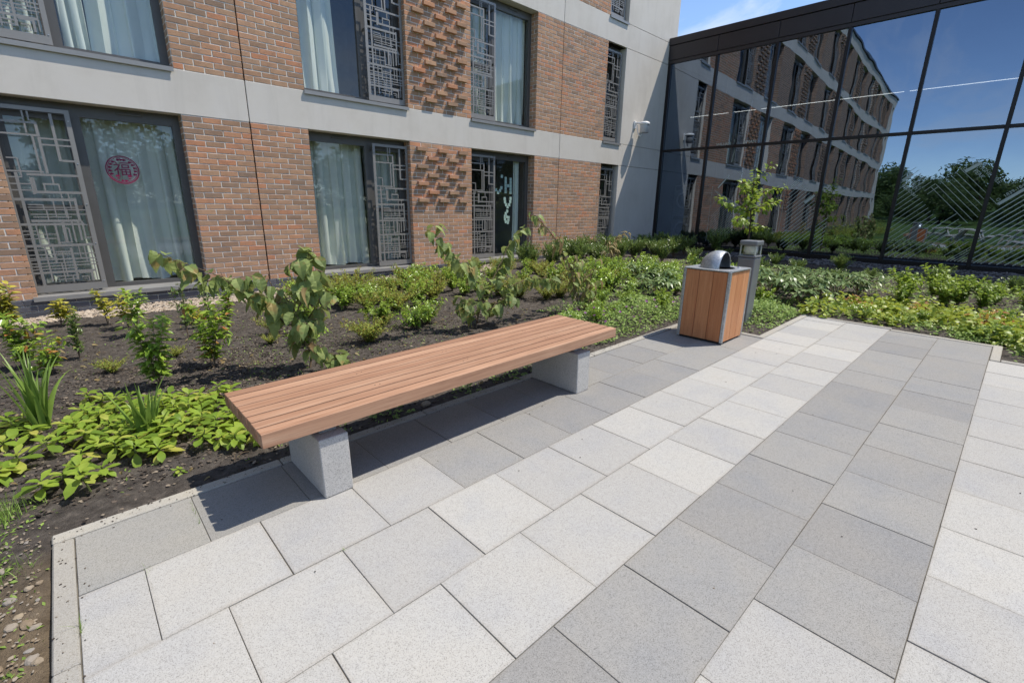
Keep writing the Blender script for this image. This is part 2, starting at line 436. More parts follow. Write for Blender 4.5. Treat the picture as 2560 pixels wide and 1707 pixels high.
L_RED = leafm('leaf_red', [(0.0, (0.36, 0.13, 0.05)), (0.5, (0.42, 0.20, 0.06)), (1.0, (0.44, 0.32, 0.07))], 0.3, 0.5, 0.3)
L_RHODO = leafm('leaf_rhododendron', [(0.0, (0.101, 0.166, 0.057)), (0.5, (0.166, 0.245, 0.086)), (1.0, (0.259, 0.338, 0.129))], 0.18, 0.38, 0.45)
L_STRAP = leafm('leaf_strap', [(0.0, (0.130, 0.216, 0.043)), (1.0, (0.245, 0.360, 0.072))], 0.3, 0.4)
L_TREE = leafm('leaf_tree', [(0.0, (0.139, 0.218, 0.031)), (0.5, (0.208, 0.311, 0.043)), (1.0, (0.317, 0.414, 0.061))], 0.35, 0.45)
L_FAR = leafm('leaf_far', [(0.0, (0.05, 0.088, 0.022)), (1.0, (0.12, 0.17, 0.042))], 0.3, 0.5)
L_WEED = leafm('leaf_weed', [(0.0, (0.140, 0.234, 0.047)), (1.0, (0.312, 0.452, 0.094))], 0.3, 0.5)
L_PURPLE = leafm('petal_purple', [(0.0, (0.28, 0.045, 0.34)), (1.0, (0.42, 0.09, 0.48))], 0.3, 0.6)
M_TWIG = simple('twig_brown', (0.16, 0.115, 0.075), 0.85, 0, 0.2, 0.3, 30)
M_STEM = simple('stem_green', (0.12, 0.15, 0.05), 0.7, 0, 0.2, 0.2, 30)
M_BARK = simple('bark', (0.10, 0.075, 0.055), 0.9, 0, 0.2, 0.3, 12)

# ================================================================== ground
def in_paving(x, y, m=0.0):
    if y > -5.43 + m or y < -16: return False
    if x < -0.26 - m: return False
    if y > -6.33: return x < 5.12 + m
    if y > -8.03: return x < 6.52 + m
    return x < 5.87 + m

def soil_noise(x, y):
    return 0.012 * math.sin(3.1 * x + 1.3 * math.sin(2.3 * y)) * math.sin(2.7 * y + 0.7) + 0.008 * math.sin(9.1 * x + 5 * math.sin(1.7 * y)) * math.sin(8.3 * y + 2 * math.sin(3.3 * x)) + 0.004 * math.sin(23 * x + 3 * math.sin(9 * y)) * math.sin(21 * y)

def soil_z(x, y):
    z = gz(x) - 0.015 + soil_noise(x, y)
    if y > -0.75: z -= 0.01
    # soft edges: the earth lies a little below the paving edge
    return z

def build_ground():
    b = MB()
    xs = [-260, -120, -60, -30, -13] + [16, 40, 90, 260]
    ys = [-260, -120, -60, -30, -17, 0.5, 30, 120, 260]
    def hz(x, y):
        z = gz(x) - 0.14
        if x < -55: z += min(9.0, (-55 - x) * 0.11)
        return z
    for y in ys:
        for x in xs: b.v.append((x, y, hz(x, y)))
    nx = len(xs)
    for j in range(len(ys) - 1):
        for i in range(nx - 1):
            b.f.append((j * nx + i, j * nx + i + 1, (j + 1) * nx + i + 1, (j + 1) * nx + i))
    g = b.obj('ground', M_LAWN); g['kind'] = 'structure'
    # planting soil
    step = 0.055
    x0, x1, y0, y1 = -3.2, 13.44, -12.0, 0.02
    nx = int((x1 - x0) / step) + 1; ny = int((y1 - y0) / step) + 1
    b = MB(); r = random.Random(3)
    for j in range(ny):
        for i in range(nx):
            x = x0 + (x1 - x0) * i / (nx - 1); y = y0 + (y1 - y0) * j / (ny - 1)
            z = soil_z(x, y) + r.uniform(-0.006, 0.006)
            if in_paving(x, y, -0.075): z = gz(x) - 0.085
            elif in_paving(x, y, 0.0): z = gz(x) - 0.03
            b.v.append((x, y, z))
    for j in range(ny - 1):
        for i in range(nx - 1):
            b.f.append((j * nx + i, j * nx + i + 1, (j + 1) * nx + i + 1, (j + 1) * nx + i))
    s = b.obj('planting_bed', M_SOIL, smooth=True); s['kind'] = 'structure'
build_ground()

# ================================================================== paving
ROWS = [-5.508, -5.916, -6.327, -6.737, -7.140, -7.548, -7.948, -8.352, -8.756, -9.16, -9.564, -9.968]
PITCH = 0.4045
START = [1.030, 1.215, 0.190, 0.378, 0.953, 1.555, 1.744, 1.14, 1.35, 1.0, 1.2]
XEND = [5.035, 5.035, 6.455, 6.455, 6.385, 6.385, 5.795, 5.795, 5.795, 5.795, 5.795]
def paver_kind(row, xc):
    if row == 0: return 'd'
    if row == 1: return 'l' if xc < 1.2 else 'd'
    if row in (2, 3): return 'l'
    if row == 4: return 'd'
    if row == 5: return 'l' if xc < 1.55 else 'd'
    if row in (6, 7, 8): return 'l'
    return 'd'
def build_paving():
    b = MB()
    for (xa, xb, ya, yb) in ((-0.25, 5.10, -6.33, -5.44), (-0.25, 6.50, -8.02, -6.33), (-0.25, 5.86, -12.0, -8.02)):
        b.add([(xa, ya, gz(xa) - 0.005), (xb, ya, gz(xb) - 0.005), (xb, yb, gz(xb) - 0.005), (xa, yb, gz(xa) - 0.005)], [(0, 1, 2, 3)])
    pav = b.obj('paving', M_SAND); pav['kind'] = 'structure'
    cache = {}
    r = random.Random(11)
    ang = -math.atan(TILT)
    for row in range(len(ROWS) - 1):
        yb, ya = ROWS[row], ROWS[row + 1]
        k0 = math.floor((-0.187 - START[row]) / PITCH) - 1
        edges = [START[row] + PITCH * k for k in range(k0, k0 + 26)]
        edges = [-0.187] + [e for e in edges if -0.187 + 0.06 < e < XEND[row] - 0.06] + [XEND[row]]
        for a, c in zip(edges[:-1], edges[1:]):
            w = round(c - a, 3); d = round(yb - ya, 3); kd = paver_kind(row, (a + c) / 2)
            if row == 0 and c < 0.63: kd = 'g'
            key = (w, d, kd, r.randrange(2) if abs(w - PITCH) < 0.01 else 0)
            if key not in cache:
                q = MB(); g = 0.0013
                q.box(-w / 2 + g, w / 2 - g, -d / 2 + g, d / 2 - g, -0.05, 0.0)
                cache[key] = q.mesh('paver', {'l': M_PLIGHT, 'd': M_PDARK, 'g': M_PGREY}[kd], bevel=0.0014)
            cx = (a + c) / 2
            M = Matrix.Translation((cx + r.uniform(-0.001, 0.001), (ya + yb) / 2 + r.uniform(-0.001, 0.001), gz(cx) + r.uniform(-0.0012, 0.0012))) @ Matrix.Rotation(ang + r.uniform(-0.002, 0.002), 4, 'Y') @ Matrix.Rotation(r.uniform(-0.002, 0.002), 4, 'X') @ Matrix.Rotation(r.uniform(-0.002, 0.002), 4, 'Z')
            inst('paver', cache[key], pav, M)
    # edging
    ed = MB()
    ed.add([(-0.25, -5.44, gz(0) - 0.06), (5.1, -5.44, gz(5) - 0.06), (5.1, -5.50, gz(5) - 0.06), (-0.25, -5.50, gz(0) - 0.06)], [(0, 1, 2, 3)])
    kb = ed.obj('kerb', M_SAND); kb['kind'] = 'structure'
    def run(xa, ya, xb, yb, w, piece):
        L = math.hypot(xb - xa, yb - ya); n = max(1, round(L / piece)); dx, dy = (xb - xa) / L, (yb - ya) / L
        for i in range(n):
            s = L / n; cx = xa + dx * s * (i + 0.5); cy = ya + dy * s * (i + 0.5)
            key = ('k', round(s, 3), w)
            if key not in cache:
                cache[key] = MB().box(-s / 2 + 0.0025, s / 2 - 0.0025, -w / 2, w / 2, -0.11, 0.006).mesh('kerb_stone', M_KERB, bevel=0.005)
            M = Matrix.Translation((cx, cy, gz(cx) + r.uniform(-0.001, 0.002))) @ Matrix.Rotation(-math.atan(TILT) * dx, 4, 'Y') @ Matrix.Rotation(math.atan2(dy, dx) + r.uniform(-0.002, 0.002), 4, 'Z')
            inst('kerb_stone', cache[key], kb, M)
    run(-0.258, -5.470, 5.115, -5.470, 0.066, 0.92)
    run(-0.222, -5.508, -0.222, -11.5, 0.064, 0.74)
    run(5.076, -5.508, 5.076, -6.29, 0.070, 0.80)
    run(5.045, -6.292, 6.53, -6.292, 0.062, 0.74)
    run(6.494, -6.330, 6.494, -7.15, 0.066, 0.80)
    run(6.424, -7.15, 6.424, -7.96, 0.066, 0.80)
    run(5.80, -7.985, 6.456, -7.985, 0.066, 0.64)
    run(5.838, -8.02, 5.838, -11.5, 0.078, 0.80)
build_paving()

# ================================================================== brick building
Z_PL = 0.18
FLOORS = [(0.18, 2.43), (2.97, 5.235), (5.775, 8.04), (8.58, 10.845)]
BANDS = [(2.43, 2.97), (5.235, 5.775), (8.04, 8.58), (10.845, 11.45)]
PANEL = 6.676
J0 = 2.253
bld = empty('brick_building', (0, 0, 0))
tag(bld, 'four-storey brown brick building with pale concrete bands and lattice window screens', 'building')
X_LEFT = J0 - 5 * PANEL          # -31.1

def nz_rect(b, x0, x1, y0, y1, z0, z1): b.box(x0, x1, y0, y1, z0, z1)

# ---- bricks: templates
def brick_templates(w, depth, n, seed):
    r = random.Random(seed); out = []
    for k in range(n):
        h = 0.0638; hw = w / 2; c = 0.0030
        j = lambda a=0.0014: r.uniform(-a, a)
        V = []
        for (sx, sz) in ((-1, -1), (1, -1), (1, 1), (-1, 1)):
            V.append((sx * hw + j(), 0.012, sz * h / 2 + j()))
        V2 = []
        for (sx, sz) in ((-1, -1), (1, -1), (1, 1), (-1, 1)):
            V2.append((sx * (hw - c) + j(), -depth + j(0.0008), sz * (h / 2 - c) + j()))
        V3 = []
        for (sx, sz) in ((-1, -1), (1, -1), (1, 1), (-1, 1)):
            V3.append((sx * hw + j(), min(0.002, -depth + c * 0.9) + j(0.0004), sz * h / 2 + j()))
        # mid points break the straight edges
        m0 = ((V2[0][0] + V2[1][0]) / 2, -depth + j(0.001), V2[0][2] + j(0.002)); m1 = ((V2[3][0] + V2[2][0]) / 2, -depth + j(0.001), V2[3][2] + j(0.002))
        verts = V + V3 + V2 + [m0, m1]
        F = []
        for a in range(4):
            d = (a + 1) % 4
            F.append((a, d, 4 + d, 4 + a))
            if a not in (0, 2): F.append((4 + a, 4 + d, 8 + d, 8 + a))
        F.append((4, 5, 9, 12, 8)); F.append((6, 7, 11, 13, 10))
        F.append((8, 12, 13, 11)); F.append((12, 9, 10, 13))
        out.append((np.array(verts), F))
    return out

BR = []          # (x, z, width, depth, row) of every real brick
def lay_pier(x0, x1, z0, z1, pattern=None, full=True):
    W = x1 - x0; n = round(W / 0.236 * 2) / 2; m = W / n
    rows = round((z1 - z0) / 0.075); ch = (z1 - z0) / rows
    for k in range(rows):
        z = z1 - (k + 0.5) * ch
        x = x0; idx = 0
        first = True
        while x < x1 - 0.02:
            w = m
            if first and k % 2 == 1: w = m / 2
            if x + w > x1 - 0.02: w = x1 - x
            proud = False
            if pattern and k % 2 == 1 and not first and w > m * 0.8:
                row = (k - 1) // 2
                if row < pattern and idx < 5 and (idx % 2) == (row % 2): proud = True
            xl = x if first else x + 0.006; xr = x + w if x + w > x1 - 0.02 else x + w - 0.006
            BR.append(((xl + xr) / 2, z, xr - xl, 0.060 if proud else 0.0022))
            if not first or k % 2 == 0: idx += 1
            x += w; first = False
JG = 0.008
piers_real = []
for fl in (0, 1):
    z0, z1 = FLOORS[fl]
    pt = 7 if fl == 0 else 14
    lay_pier(-1.80, -0.344, z0, z1, pt)
    lay_pier(1.43, J0 - JG, z0, z1); lay_pier(J0 + JG, 3.075, z0, z1)
    lay_pier(4.875, 6.29, z0, z1, pt)
    lay_pier(8.10, J0 + PANEL - JG, z0, z1); lay_pier(J0 + PANEL + JG, 10.58, z0, z1)
lay_pier(8.10, J0 + PANEL - JG, 5.775, 8.04); lay_pier(J0 + PANEL + JG, 10.58, 5.775, 8.04)

def in_frame(p, m=0.0):
    d = Vector(p) - CAM
    f = d.dot(CF)
    if f < 0.1: return False
    x = d.dot(CR) / f * 1172.76 / 1280; y = d.dot(CU) / f * 1172.76 / 853.5
    return abs(x) < 1 - m and abs(y) < 1 - m

def build_bricks():
    tmpl = {}; meshes = {}
    tv = []; tf = []
    def kinds(w, depth):
        key = (round(w, 3), depth)
        if key not in tmpl:
            tmpl[key] = []
            for a, b in brick_templates(w, depth, 4, len(tmpl) + 5):
                tmpl[key].append(len(tv)); tv.append(a); tf.append(b)
        return tmpl[key]
    r = random.Random(21)
    items = []
    for (x, z, w, d) in BR:
        ids = kinds(w, d)
        i = r.choice(ids)
        M = Matrix.Translation((x + r.uniform(-0.001, 0.001), r.uniform(-0.0012, 0.0008), z + r.uniform(-0.001, 0.001))) @ Matrix.Rotation(r.uniform(-0.006, 0.006), 4, 'Y')
        vis = in_frame((x, 0, z), 0.01)
        dist = (Vector((x, 0, z)) - CAM).length
        items.append((0 if vis else 1, dist - (0.6 if d > 0.05 else 0), i, M))
    items.sort(key=lambda q: (q[0], q[1]))
    for _, _, i, M in items[:300]:
        if i not in meshes:
            me = bpy.data.meshes.new('brick'); me.from_pydata([tuple(p) for p in tv[i]], [], tf[i]); me.materials.append(M_BRICK); meshes[i] = me
        inst('brick', meshes[i], bld, M)
    me = batch_mesh('brickwork', tv, tf, [(i, npM(M)) for _, _, i, M in items[300:]], M_BRICK)
    o = inst('brickwork', me, bld); o['kind'] = 'stuff'
build_bricks()

# ---- walls behind the bricks, bands, far walls
def build_walls():
    D = 0.36
    for fl, (z0, z1) in enumerate(FLOORS):
        for p in range(-5, 2):
            j = J0 + p * PANEL
            if p < 1:
                segs = [(j + JG, j + 0.822), (j + 2.622, j + 4.037), (j + 5.847, j + PANEL - JG)]
                if p == -5: segs[0] = (j + 0.0, j + 0.822)
            else:
                segs = [(j + JG, 10.58)]
            for k, (a, c) in enumerate(segs):
                real = (fl < 2 and a > -2.0) or (fl == 2 and a > 8.0)
                if real: MB().box(a + 0.003, c - 0.003, 0.002, D, z0 - 0.004, z1 + 0.004).obj('mortar_bed', M_MORTAR, bld)
                else:
                    far = MB(); far.box(a, c, 0.0, D, z0 - 0.002, z1 + 0.002)
                if k == 1 and not real:      # projecting headers of the far textured piers
                    m = (c - a) / 6; rows = 28 if fl else 14
                    for rr in range(1, rows, 2):
                        row = (rr - 1) // 2
                        for idx in range(5):
                            if idx % 2 == row % 2:
                                x = a + m * (idx + 0.5); z = z1 - (rr + 0.5) * 0.075
                                far.box(x + 0.006, x + m - 0.006, -0.06, -0.0005, z - 0.033, z + 0.033)
                if not real:
                    fo = far.obj('brick_wall', M_BRICKFAR, bld)
                    if k == 1: fo['kind'] = 'stuff'
            if p > -5: MB().box(j - JG, j + JG, 0.022, D, z0, z1).obj('movement_joint', M_GAP, bld)
    # concrete bands, one panel between joints
    for (z0, z1) in BANDS:
        for p in range(-5, 2):
            j = J0 + p * PANEL
            xb = j + PANEL if p < 1 else 13.77
            MB().box(j + (0.006 if p > -5 else -2.4), xb - 0.006, -0.003, D, z0 + 0.006, z1 - 0.002).obj('concrete_band', M_CONC, bld, bevel=0.004)
    # dark line in the band joints
    for (z0, z1) in BANDS:
        for p in range(-4, 2): MB().box(J0 + p * PANEL - 0.0058, J0 + p * PANEL + 0.0058, 0.03, D - 0.01, z0 + 0.01, z1 - 0.01).obj('joint_seal', M_GAP, bld)
        for zz in (z0, z1): MB().box(10.6, 13.72, 0.05, D - 0.02, zz - 0.004, zz + 0.004).obj('joint_seal', M_GAP, bld)
    # pale concrete end bay, a panel for each storey
    for fl, (z0, z1) in enumerate(FLOORS):
        MB().box(11.355, 13.77, -0.003, D, (-0.3 if fl == 0 else z0 + 0.006), z1 - 0.003).obj('concrete_panel', M_CONC, bld, bevel=0.004)
        MB().box(X_LEFT - 2.4, X_LEFT - 1.7, -0.003, D, (-0.5 if fl == 0 else z0 + 0.006), z1 - 0.003).obj('concrete_panel', M_CONC, bld)
        MB().box(X_LEFT - 0.8, X_LEFT - 0.006, -0.003, D, (-0.5 if fl == 0 else z0 + 0.006), z1 - 0.003).obj('concrete_panel', M_CONC, bld)
        MB().box(X_LEFT - 1.7, X_LEFT - 0.8, 0.2, 0.3, (-0.5 if fl == 0 else z0), z1).obj('end_glazing', M_CWGLASS, bld)
        MB().box(X_LEFT - 1.7, X_LEFT - 0.8, 0.5, 0.6, (-0.5 if fl == 0 else z0), z1).obj('end_backing', M_INT, bld)
    # core of the building, roof and parapet
    core = MB()
    core.box(X_LEFT - 2.38, 13.76, 3.2, 12.0, -0.5, 11.40)
    core.box(X_LEFT - 2.395, X_LEFT - 2.2, 0.03, 3.3, -0.5, 11.39)
    core.box(13.60, 13.765, 0.03, 3.3, -0.5, 11.39)
    core.box(X_LEFT - 2.38, 13.755, 0.05, 3.3, 11.2, 11.38)
    core.obj('core_wall', M_CONC, bld)
    MB().box(X_LEFT - 2.5, 13.85, -0.08, 12.1, 11.47, 11.58).obj('roof_coping', M_FASCIA, bld)
    # plinth of blue bricks
    pl = MB(); pl.box(X_LEFT - 2.3, 11.35, 0.012, D, -0.6, 0.172); pl.obj('plinth_backing', M_MORTAR, bld)
    tv = []; tf = []
    for a, b in brick_templates(0.2255, 0.004, 4, 91): tv.append(a); tf.append(b)
    r = random.Random(5); ms = []; meshes = []
    for i in range(4):
        me = bpy.data.meshes.new('plinth_brick'); me.from_pydata([tuple(p) for p in tv[i]], [], tf[i]); me.materials.append(M_BLUE); meshes.append(me)
    rest = []
    for k in range(5):
        for i in range(62):
            x = -3.2 + (i + 0.5 * (k % 2)) * 0.236; z = 0.18 - (k + 0.5) * 0.075
            if x > 11.2: continue
            M = Matrix.Translation((x, r.uniform(-0.001, 0.001), z)); q = r.randrange(4)
            if k < 3 and -0.9 < x < 6.5: inst('plinth_brick', meshes[q], bld, M)
            else: rest.append((q, npM(M)))
    o = inst('plinth_brickwork', batch_mesh('plinth_brickwork', tv, tf, rest, M_BLUE), bld); o['kind'] = 'stuff'
    MB().box(X_LEFT, -3.32, 0.0, 0.011, -0.5, 0.174).obj('plinth_face', M_BLUE, bld)
build_walls()

# ---- lattice screen pattern: (0 = bar across: u0,u1,v,width / 1 = bar down: v0,v1,u,width)
LAT = [(1,0.023,0.135,0.418,0.016),(1,0.023,0.071,0.48,0.016),(0,0.06,0.541,0.081,0.022),(1,0.074,0.144,0.55,0.026),(0,0.469,0.573,0.145,0.02),(0,0.06,0.544,0.143,0.018),(1,0.144,0.341,0.476,0.02),(1,0.152,0.339,0.55,0.026),(0,0.531,0.94,0.157,0.018),(0,0.541,0.94,0.189,0.018),(1,0.026,0.273,0.753,0.028),(0,0.779,0.94,0.269,0.024),(0,0.1,0.222,0.266,0.014),(1,0.266,0.359,0.228,0.014),(0,0.06,0.513,0.333,0.018),(0,0.292,0.94,0.348,0.026),(1,0.364,0.454,0.33,0.026),(1,0.364,0.44,0.362,0.014),(0,0.332,0.94,0.441,0.028),(1,0.341,0.391,0.597,0.016),(0,0.459,0.656,0.397,0.02),(1,0.394,0.431,0.658,0.014),(1,0.402,0.435,0.473,0.014),(0,0.06,0.308,0.399,0.014),(0,0.06,0.332,0.432,0.014),(0,0.06,0.234,0.364,0.014),(0,0.06,0.809,0.481,0.03),(1,0.469,0.596,0.821,0.026),(1,0.481,0.577,0.533,0.012),(1,0.444,0.581,0.659,0.012),(1,0.443,0.53,0.748,0.012),(0,0.213,0.394,0.509,0.012),(1,0.509,0.537,0.398,0.012),(0,0.204,0.836,0.523,0.01),(0,0.211,0.94,0.536,0.012),(0,0.216,0.94,0.561,0.012),(0,0.241,0.724,0.576,0.012),(0,0.205,0.847,0.597,0.028),(1,0.537,0.594,0.423,0.012),(1,0.53,0.588,0.679,0.012),(1,0.34,0.96,0.166,0.028),(1,0.606,0.721,0.59,0.03),(1,0.603,0.719,0.71,0.016),(1,0.599,0.71,0.794,0.02),(1,0.6,0.703,0.851,0.012),(0,0.576,0.643,0.639,0.014),(1,0.639,0.718,0.651,0.014),(0,0.498,0.664,0.719,0.014),(0,0.852,0.913,0.621,0.012),(1,0.621,0.694,0.854,0.012),(0,0.848,0.94,0.693,0.012),(1,0.615,0.73,0.245,0.012),(1,0.623,0.725,0.354,0.012),(1,0.616,0.727,0.487,0.02),(0,0.06,0.874,0.616,0.028),(0,0.06,0.234,0.652,0.012),(0,0.06,0.503,0.671,0.01),(0,0.06,0.506,0.695,0.012),(0,0.06,0.94,0.735,0.03),(0,0.06,0.386,0.758,0.012),(0,0.409,0.632,0.772,0.014),(0,0.06,0.943,0.785,0.012),(0,0.06,0.409,0.804,0.012),(0,0.06,0.94,0.814,0.014),(0,0.06,0.94,0.834,0.012),(0,0.06,0.94,0.851,0.012),(0,0.06,0.649,0.868,0.012),(0,0.06,0.89,0.887,0.026),(1,0.725,0.837,0.388,0.018),(1,0.764,0.916,0.49,0.012),(1,0.751,0.936,0.618,0.024),(1,0.73,0.807,0.724,0.012),(1,0.727,0.831,0.798,0.012),(1,0.726,0.944,0.881,0.012),(1,0.731,0.94,0.283,0.016),(0,0.646,0.817,0.896,0.022),(1,0.887,0.95,0.822,0.022),(0,0.669,0.762,0.921,0.012),(1,0.92,0.949,0.769,0.012),(0,0.701,0.741,0.934,0.01),(0,0.349,0.644,0.911,0.014),(0,0.355,0.616,0.93,0.01),(1,0.838,0.946,0.449,0.012),(1,0.91,0.95,0.558,0.012)]
def lattice_mesh():
    b = MB(); W = 0.69; H = 2.10; th = 0.006; F = 0.046
    b.box(0, F, -th, th, 0, H); b.box(W - F, W, -th, th, 0, H); b.box(F, W - F, -th, th, 0, 0.085); b.box(F, W - F, -th, th, H - F * 0.9, H)
    n = 0
    for (kd, a, c, p, w) in LAT:
        n += 1; e = 0.00004 * n
        if kd == 0: b.box(max(F, a * W), min(W - F, c * W), -th + 0.0005 + e, th - 0.0005 - e, H - p * H - w / 2, H - p * H + w / 2)
        else: b.box(p * W - w / 2, p * W + w / 2, -th + 0.0002 + e, th - 0.0002 - e, max(0.085, H - c * H), min(H - F * 0.9, H - a * H))
    return b.mesh('lattice_screen', M_SCREEN)
LATM = lattice_mesh()
def screws_mesh():
    b = MB()
    for x in (0.022, 0.668):
        for k in range(5):
            b.lathe([(0.0, -0.012), (0.006, -0.0105), (0.007, -0.006)], 8, 0, 0)
            n = 24
            for q in range(len(b.v) - n, len(b.v)):
                v = b.v[q]; b.v[q] = (x + v[0], v[2], 0.10 + k * 0.47 + v[1])
    return b.mesh('screw', M_SCREW)
SCRM = screws_mesh()

def make_window(x0, x1, z0, z1, side, label=None, detail=True, glassmat=M_WGLASS):
    """frame (part) > pane, sill, lattice_screen, room (sub-parts)"""
    ya, yb = 0.20, 0.265
    f = MB(); W = 0.085
    zb = z0 + 0.025
    f.box(x0 - 0.02, x0 + W, ya, yb, zb, z1 + 0.004); f.box(x1 - W, x1 + 0.02, ya, yb, zb, z1 + 0.004)
    f.box(x0 + W, x1 - W, ya + 0.001, yb, z1 - 0.135, z1 + 0.004); f.box(x0 + W, x1 - W, ya + 0.001, yb, zb, zb + 0.06)
    panes = []
    if side == 'L': mx0, mx1 = x1 - 1.115, x1 - 1.015
    elif side == 'R': mx0, mx1 = x0 + 1.015, x0 + 1.115
    if side in 'LR':
        f.box(mx0, mx1, ya + 0.002, yb, zb + 0.06, z1 - 0.135)
        panes = [(x0 + W, mx0), (mx1, x1 - W)]
        if detail:
            # casement inside the screened half
            a, c = (x0 + W, mx0) if side == 'L' else (mx1, x1 - W)
            f.box(a, a + 0.05, ya + 0.012, yb + 0.01, zb + 0.06, z1 - 0.135); f.box(c - 0.05, c, ya + 0.012, yb + 0.01, zb + 0.06, z1 - 0.135)
            f.box(a + 0.05, c - 0.05, ya + 0.012, yb + 0.01, z1 - 0.19, z1 - 0.135); f.box(a + 0.05, c - 0.05, ya + 0.012, yb + 0.01, zb + 0.06, zb + 0.11)
            f.box(a + 0.05, c - 0.05, ya + 0.006, yb + 0.01, zb + 0.98, zb + 1.05)
    else:
        panes = [(x0 + W, x1 - W)]
    w = f.obj('window', M_FRAME, bld)
    if label: w['label'] = label
    for (a, c) in panes:
        MB().quad((a + 0.001, ya + 0.033, zb + 0.061), (c - 0.001, ya + 0.033, zb + 0.061), (c - 0.001, ya + 0.033, z1 - 0.136), (a + 0.001, ya + 0.033, z1 - 0.136)).obj('pane', glassmat, w)
    if detail:
        # trickle vent in the head
        a, c = panes[-1] if side == 'L' else panes[0]
        v = MB(); cx = (a + c) / 2 + 0.02
        v.box(cx - 0.13, cx + 0.13, ya - 0.016, ya - 0.0005, z1 - 0.062, z1 - 0.034)
        v.obj('trickle_vent', M_FRAME, w, bevel=0.004)
    s = MB()
    s.add([(x0 - 0.012 if z0 > 1 else x0 + 0.002, -0.035, z0 + 0.01), (x1 - 0.002, -0.035, z0 + 0.01), (x1 - 0.002, 0.20, z0 + 0.034), (x0 + 0.002, 0.20, z0 + 0.034),
           (x0 - 0.012 if z0 > 1 else x0 + 0.002, -0.035, z0 - 0.042), (x1 - 0.002, -0.035, z0 - 0.042), (x1 - 0.002, -0.029, z0 - 0.042), (x0 + 0.002, -0.029, z0 - 0.042), (x0 + 0.002, -0.029, z0 + 0.004), (x1 - 0.002, -0.029, z0 + 0.004)],
          [(0, 1, 2, 3), (4, 5, 1, 0), (7, 6, 5, 4), (8, 9, 6, 7), (3, 2, 9, 8), (0, 3, 8, 7, 4), (1, 5, 6, 9, 2)])
    s.obj('sill', M_SILL, w)
    if side == 'L': sx = x0 + 0.012
    elif side == 'R': sx = x1 - 0.69 - 0.006
    else: sx = x0 + 0.012
    inst('lattice_screen', LATM, w, Matrix.Translation((sx, 0.085, z0 + 0.045)))
    if detail:
        inst('screw', SCRM, w, Matrix.Translation((sx, 0.085, z0 + 0.045)))
        br = MB()
        for zz in (0.10, 1.05, 2.0):
            for xx in (0.012, 0.66): br.box(sx + xx, sx + xx + 0.018, 0.0915, 0.199, z0 + 0.045 + zz - 0.02, z0 + 0.045 + zz + 0.02)
        br.obj('screen_bracket', M_FRAME, w)
    # room behind: closed box open to the window
    q = MB(); ra, rb, rc = 0.29, 2.9, 0.35
    X0, X1, Z0, Z1 = x0 - rc, x1 + rc, z0 - 0.05, z1 + 0.12
    q.quad((X0, rb, Z0), (X1, rb, Z0), (X1, rb, Z1), (X0, rb, Z1)); q.quad((X0, ra, Z0), (X0, rb, Z0), (X0, rb, Z1), (X0, ra, Z1)); q.quad((X1, ra, Z0), (X1, ra, Z1), (X1, rb, Z1), (X1, rb, Z0))
    q.quad((X0, ra, Z0), (X1, ra, Z0), (X1, rb, Z0), (X0, rb, Z0)); q.quad((X0, ra, Z1), (X0, rb, Z1), (X1, rb, Z1), (X1, ra, Z1))
    q.quad((X0, ra, Z0), (X0, ra, Z1), (x0 - 0.01, ra, Z1), (x0 - 0.01, ra, Z0)); q.quad((X1, ra, Z0), (x1 + 0.01, ra, Z0), (x1 + 0.01, ra, Z1), (X1, ra, Z1))
    q.quad((x0 - 0.01, ra, z1 - 0.001), (x0 - 0.01, ra, Z1), (x1 + 0.01, ra, Z1), (x1 + 0.01, ra, z1 - 0.001))
    q.obj('room', M_ROOM, w)
    return w

for fl, (z0, z1) in enumerate(FLOORS):
    zz = 0.195 if fl == 0 else z0
    for p in range(-5, 2):
        j = J0 + p * PANEL
        det = fl < 2 and p >= -1
        if p < 1:
            make_window(j + 0.822, j + 2.622, zz, z1, 'R', None, det)
            make_window(j + 4.037, j + 5.847, zz, z1, 'L', None, det)
        else:
            make_window(10.58, 11.355, zz, z1, 'N', 'narrow window with screen beside the concrete bay', fl < 3)

# brick returns on the window reveals that face the camera
def build_returns():
    tv = []; tf = []
    for w in (0.19, 0.09):
        for a, b in brick_templates(w - 0.010, 0.006, 3, 131 + int(w * 100)): tv.append(a); tf.append(b)
    r = random.Random(77); ms = []
    for x in (1.43, 4.875, 8.10):
        for fl in (0, 1):
            z0, z1 = FLOORS[fl]; ch = (z1 - z0) / 30
            for k in range(30):
                z = z1 - (k + 0.5) * ch
                rot = Matrix.Rotation(R(-90), 4, 'Z')
                if k % 2: ms.append((r.randrange(3), npM(Matrix.Translation((x + 0.001, 0.10, z)) @ rot)))
                else:
                    ms.append((3 + r.randrange(3), npM(Matrix.Translation((x + 0.001, 0.05, z)) @ rot)))
                    ms.append((3 + r.randrange(3), npM(Matrix.Translation((x + 0.001, 0.15, z)) @ rot)))
    o = inst('reveal_brickwork', batch_mesh('reveal_brickwork', tv, tf, ms, M_BRICK), bld); o['kind'] = 'stuff'
build_returns()

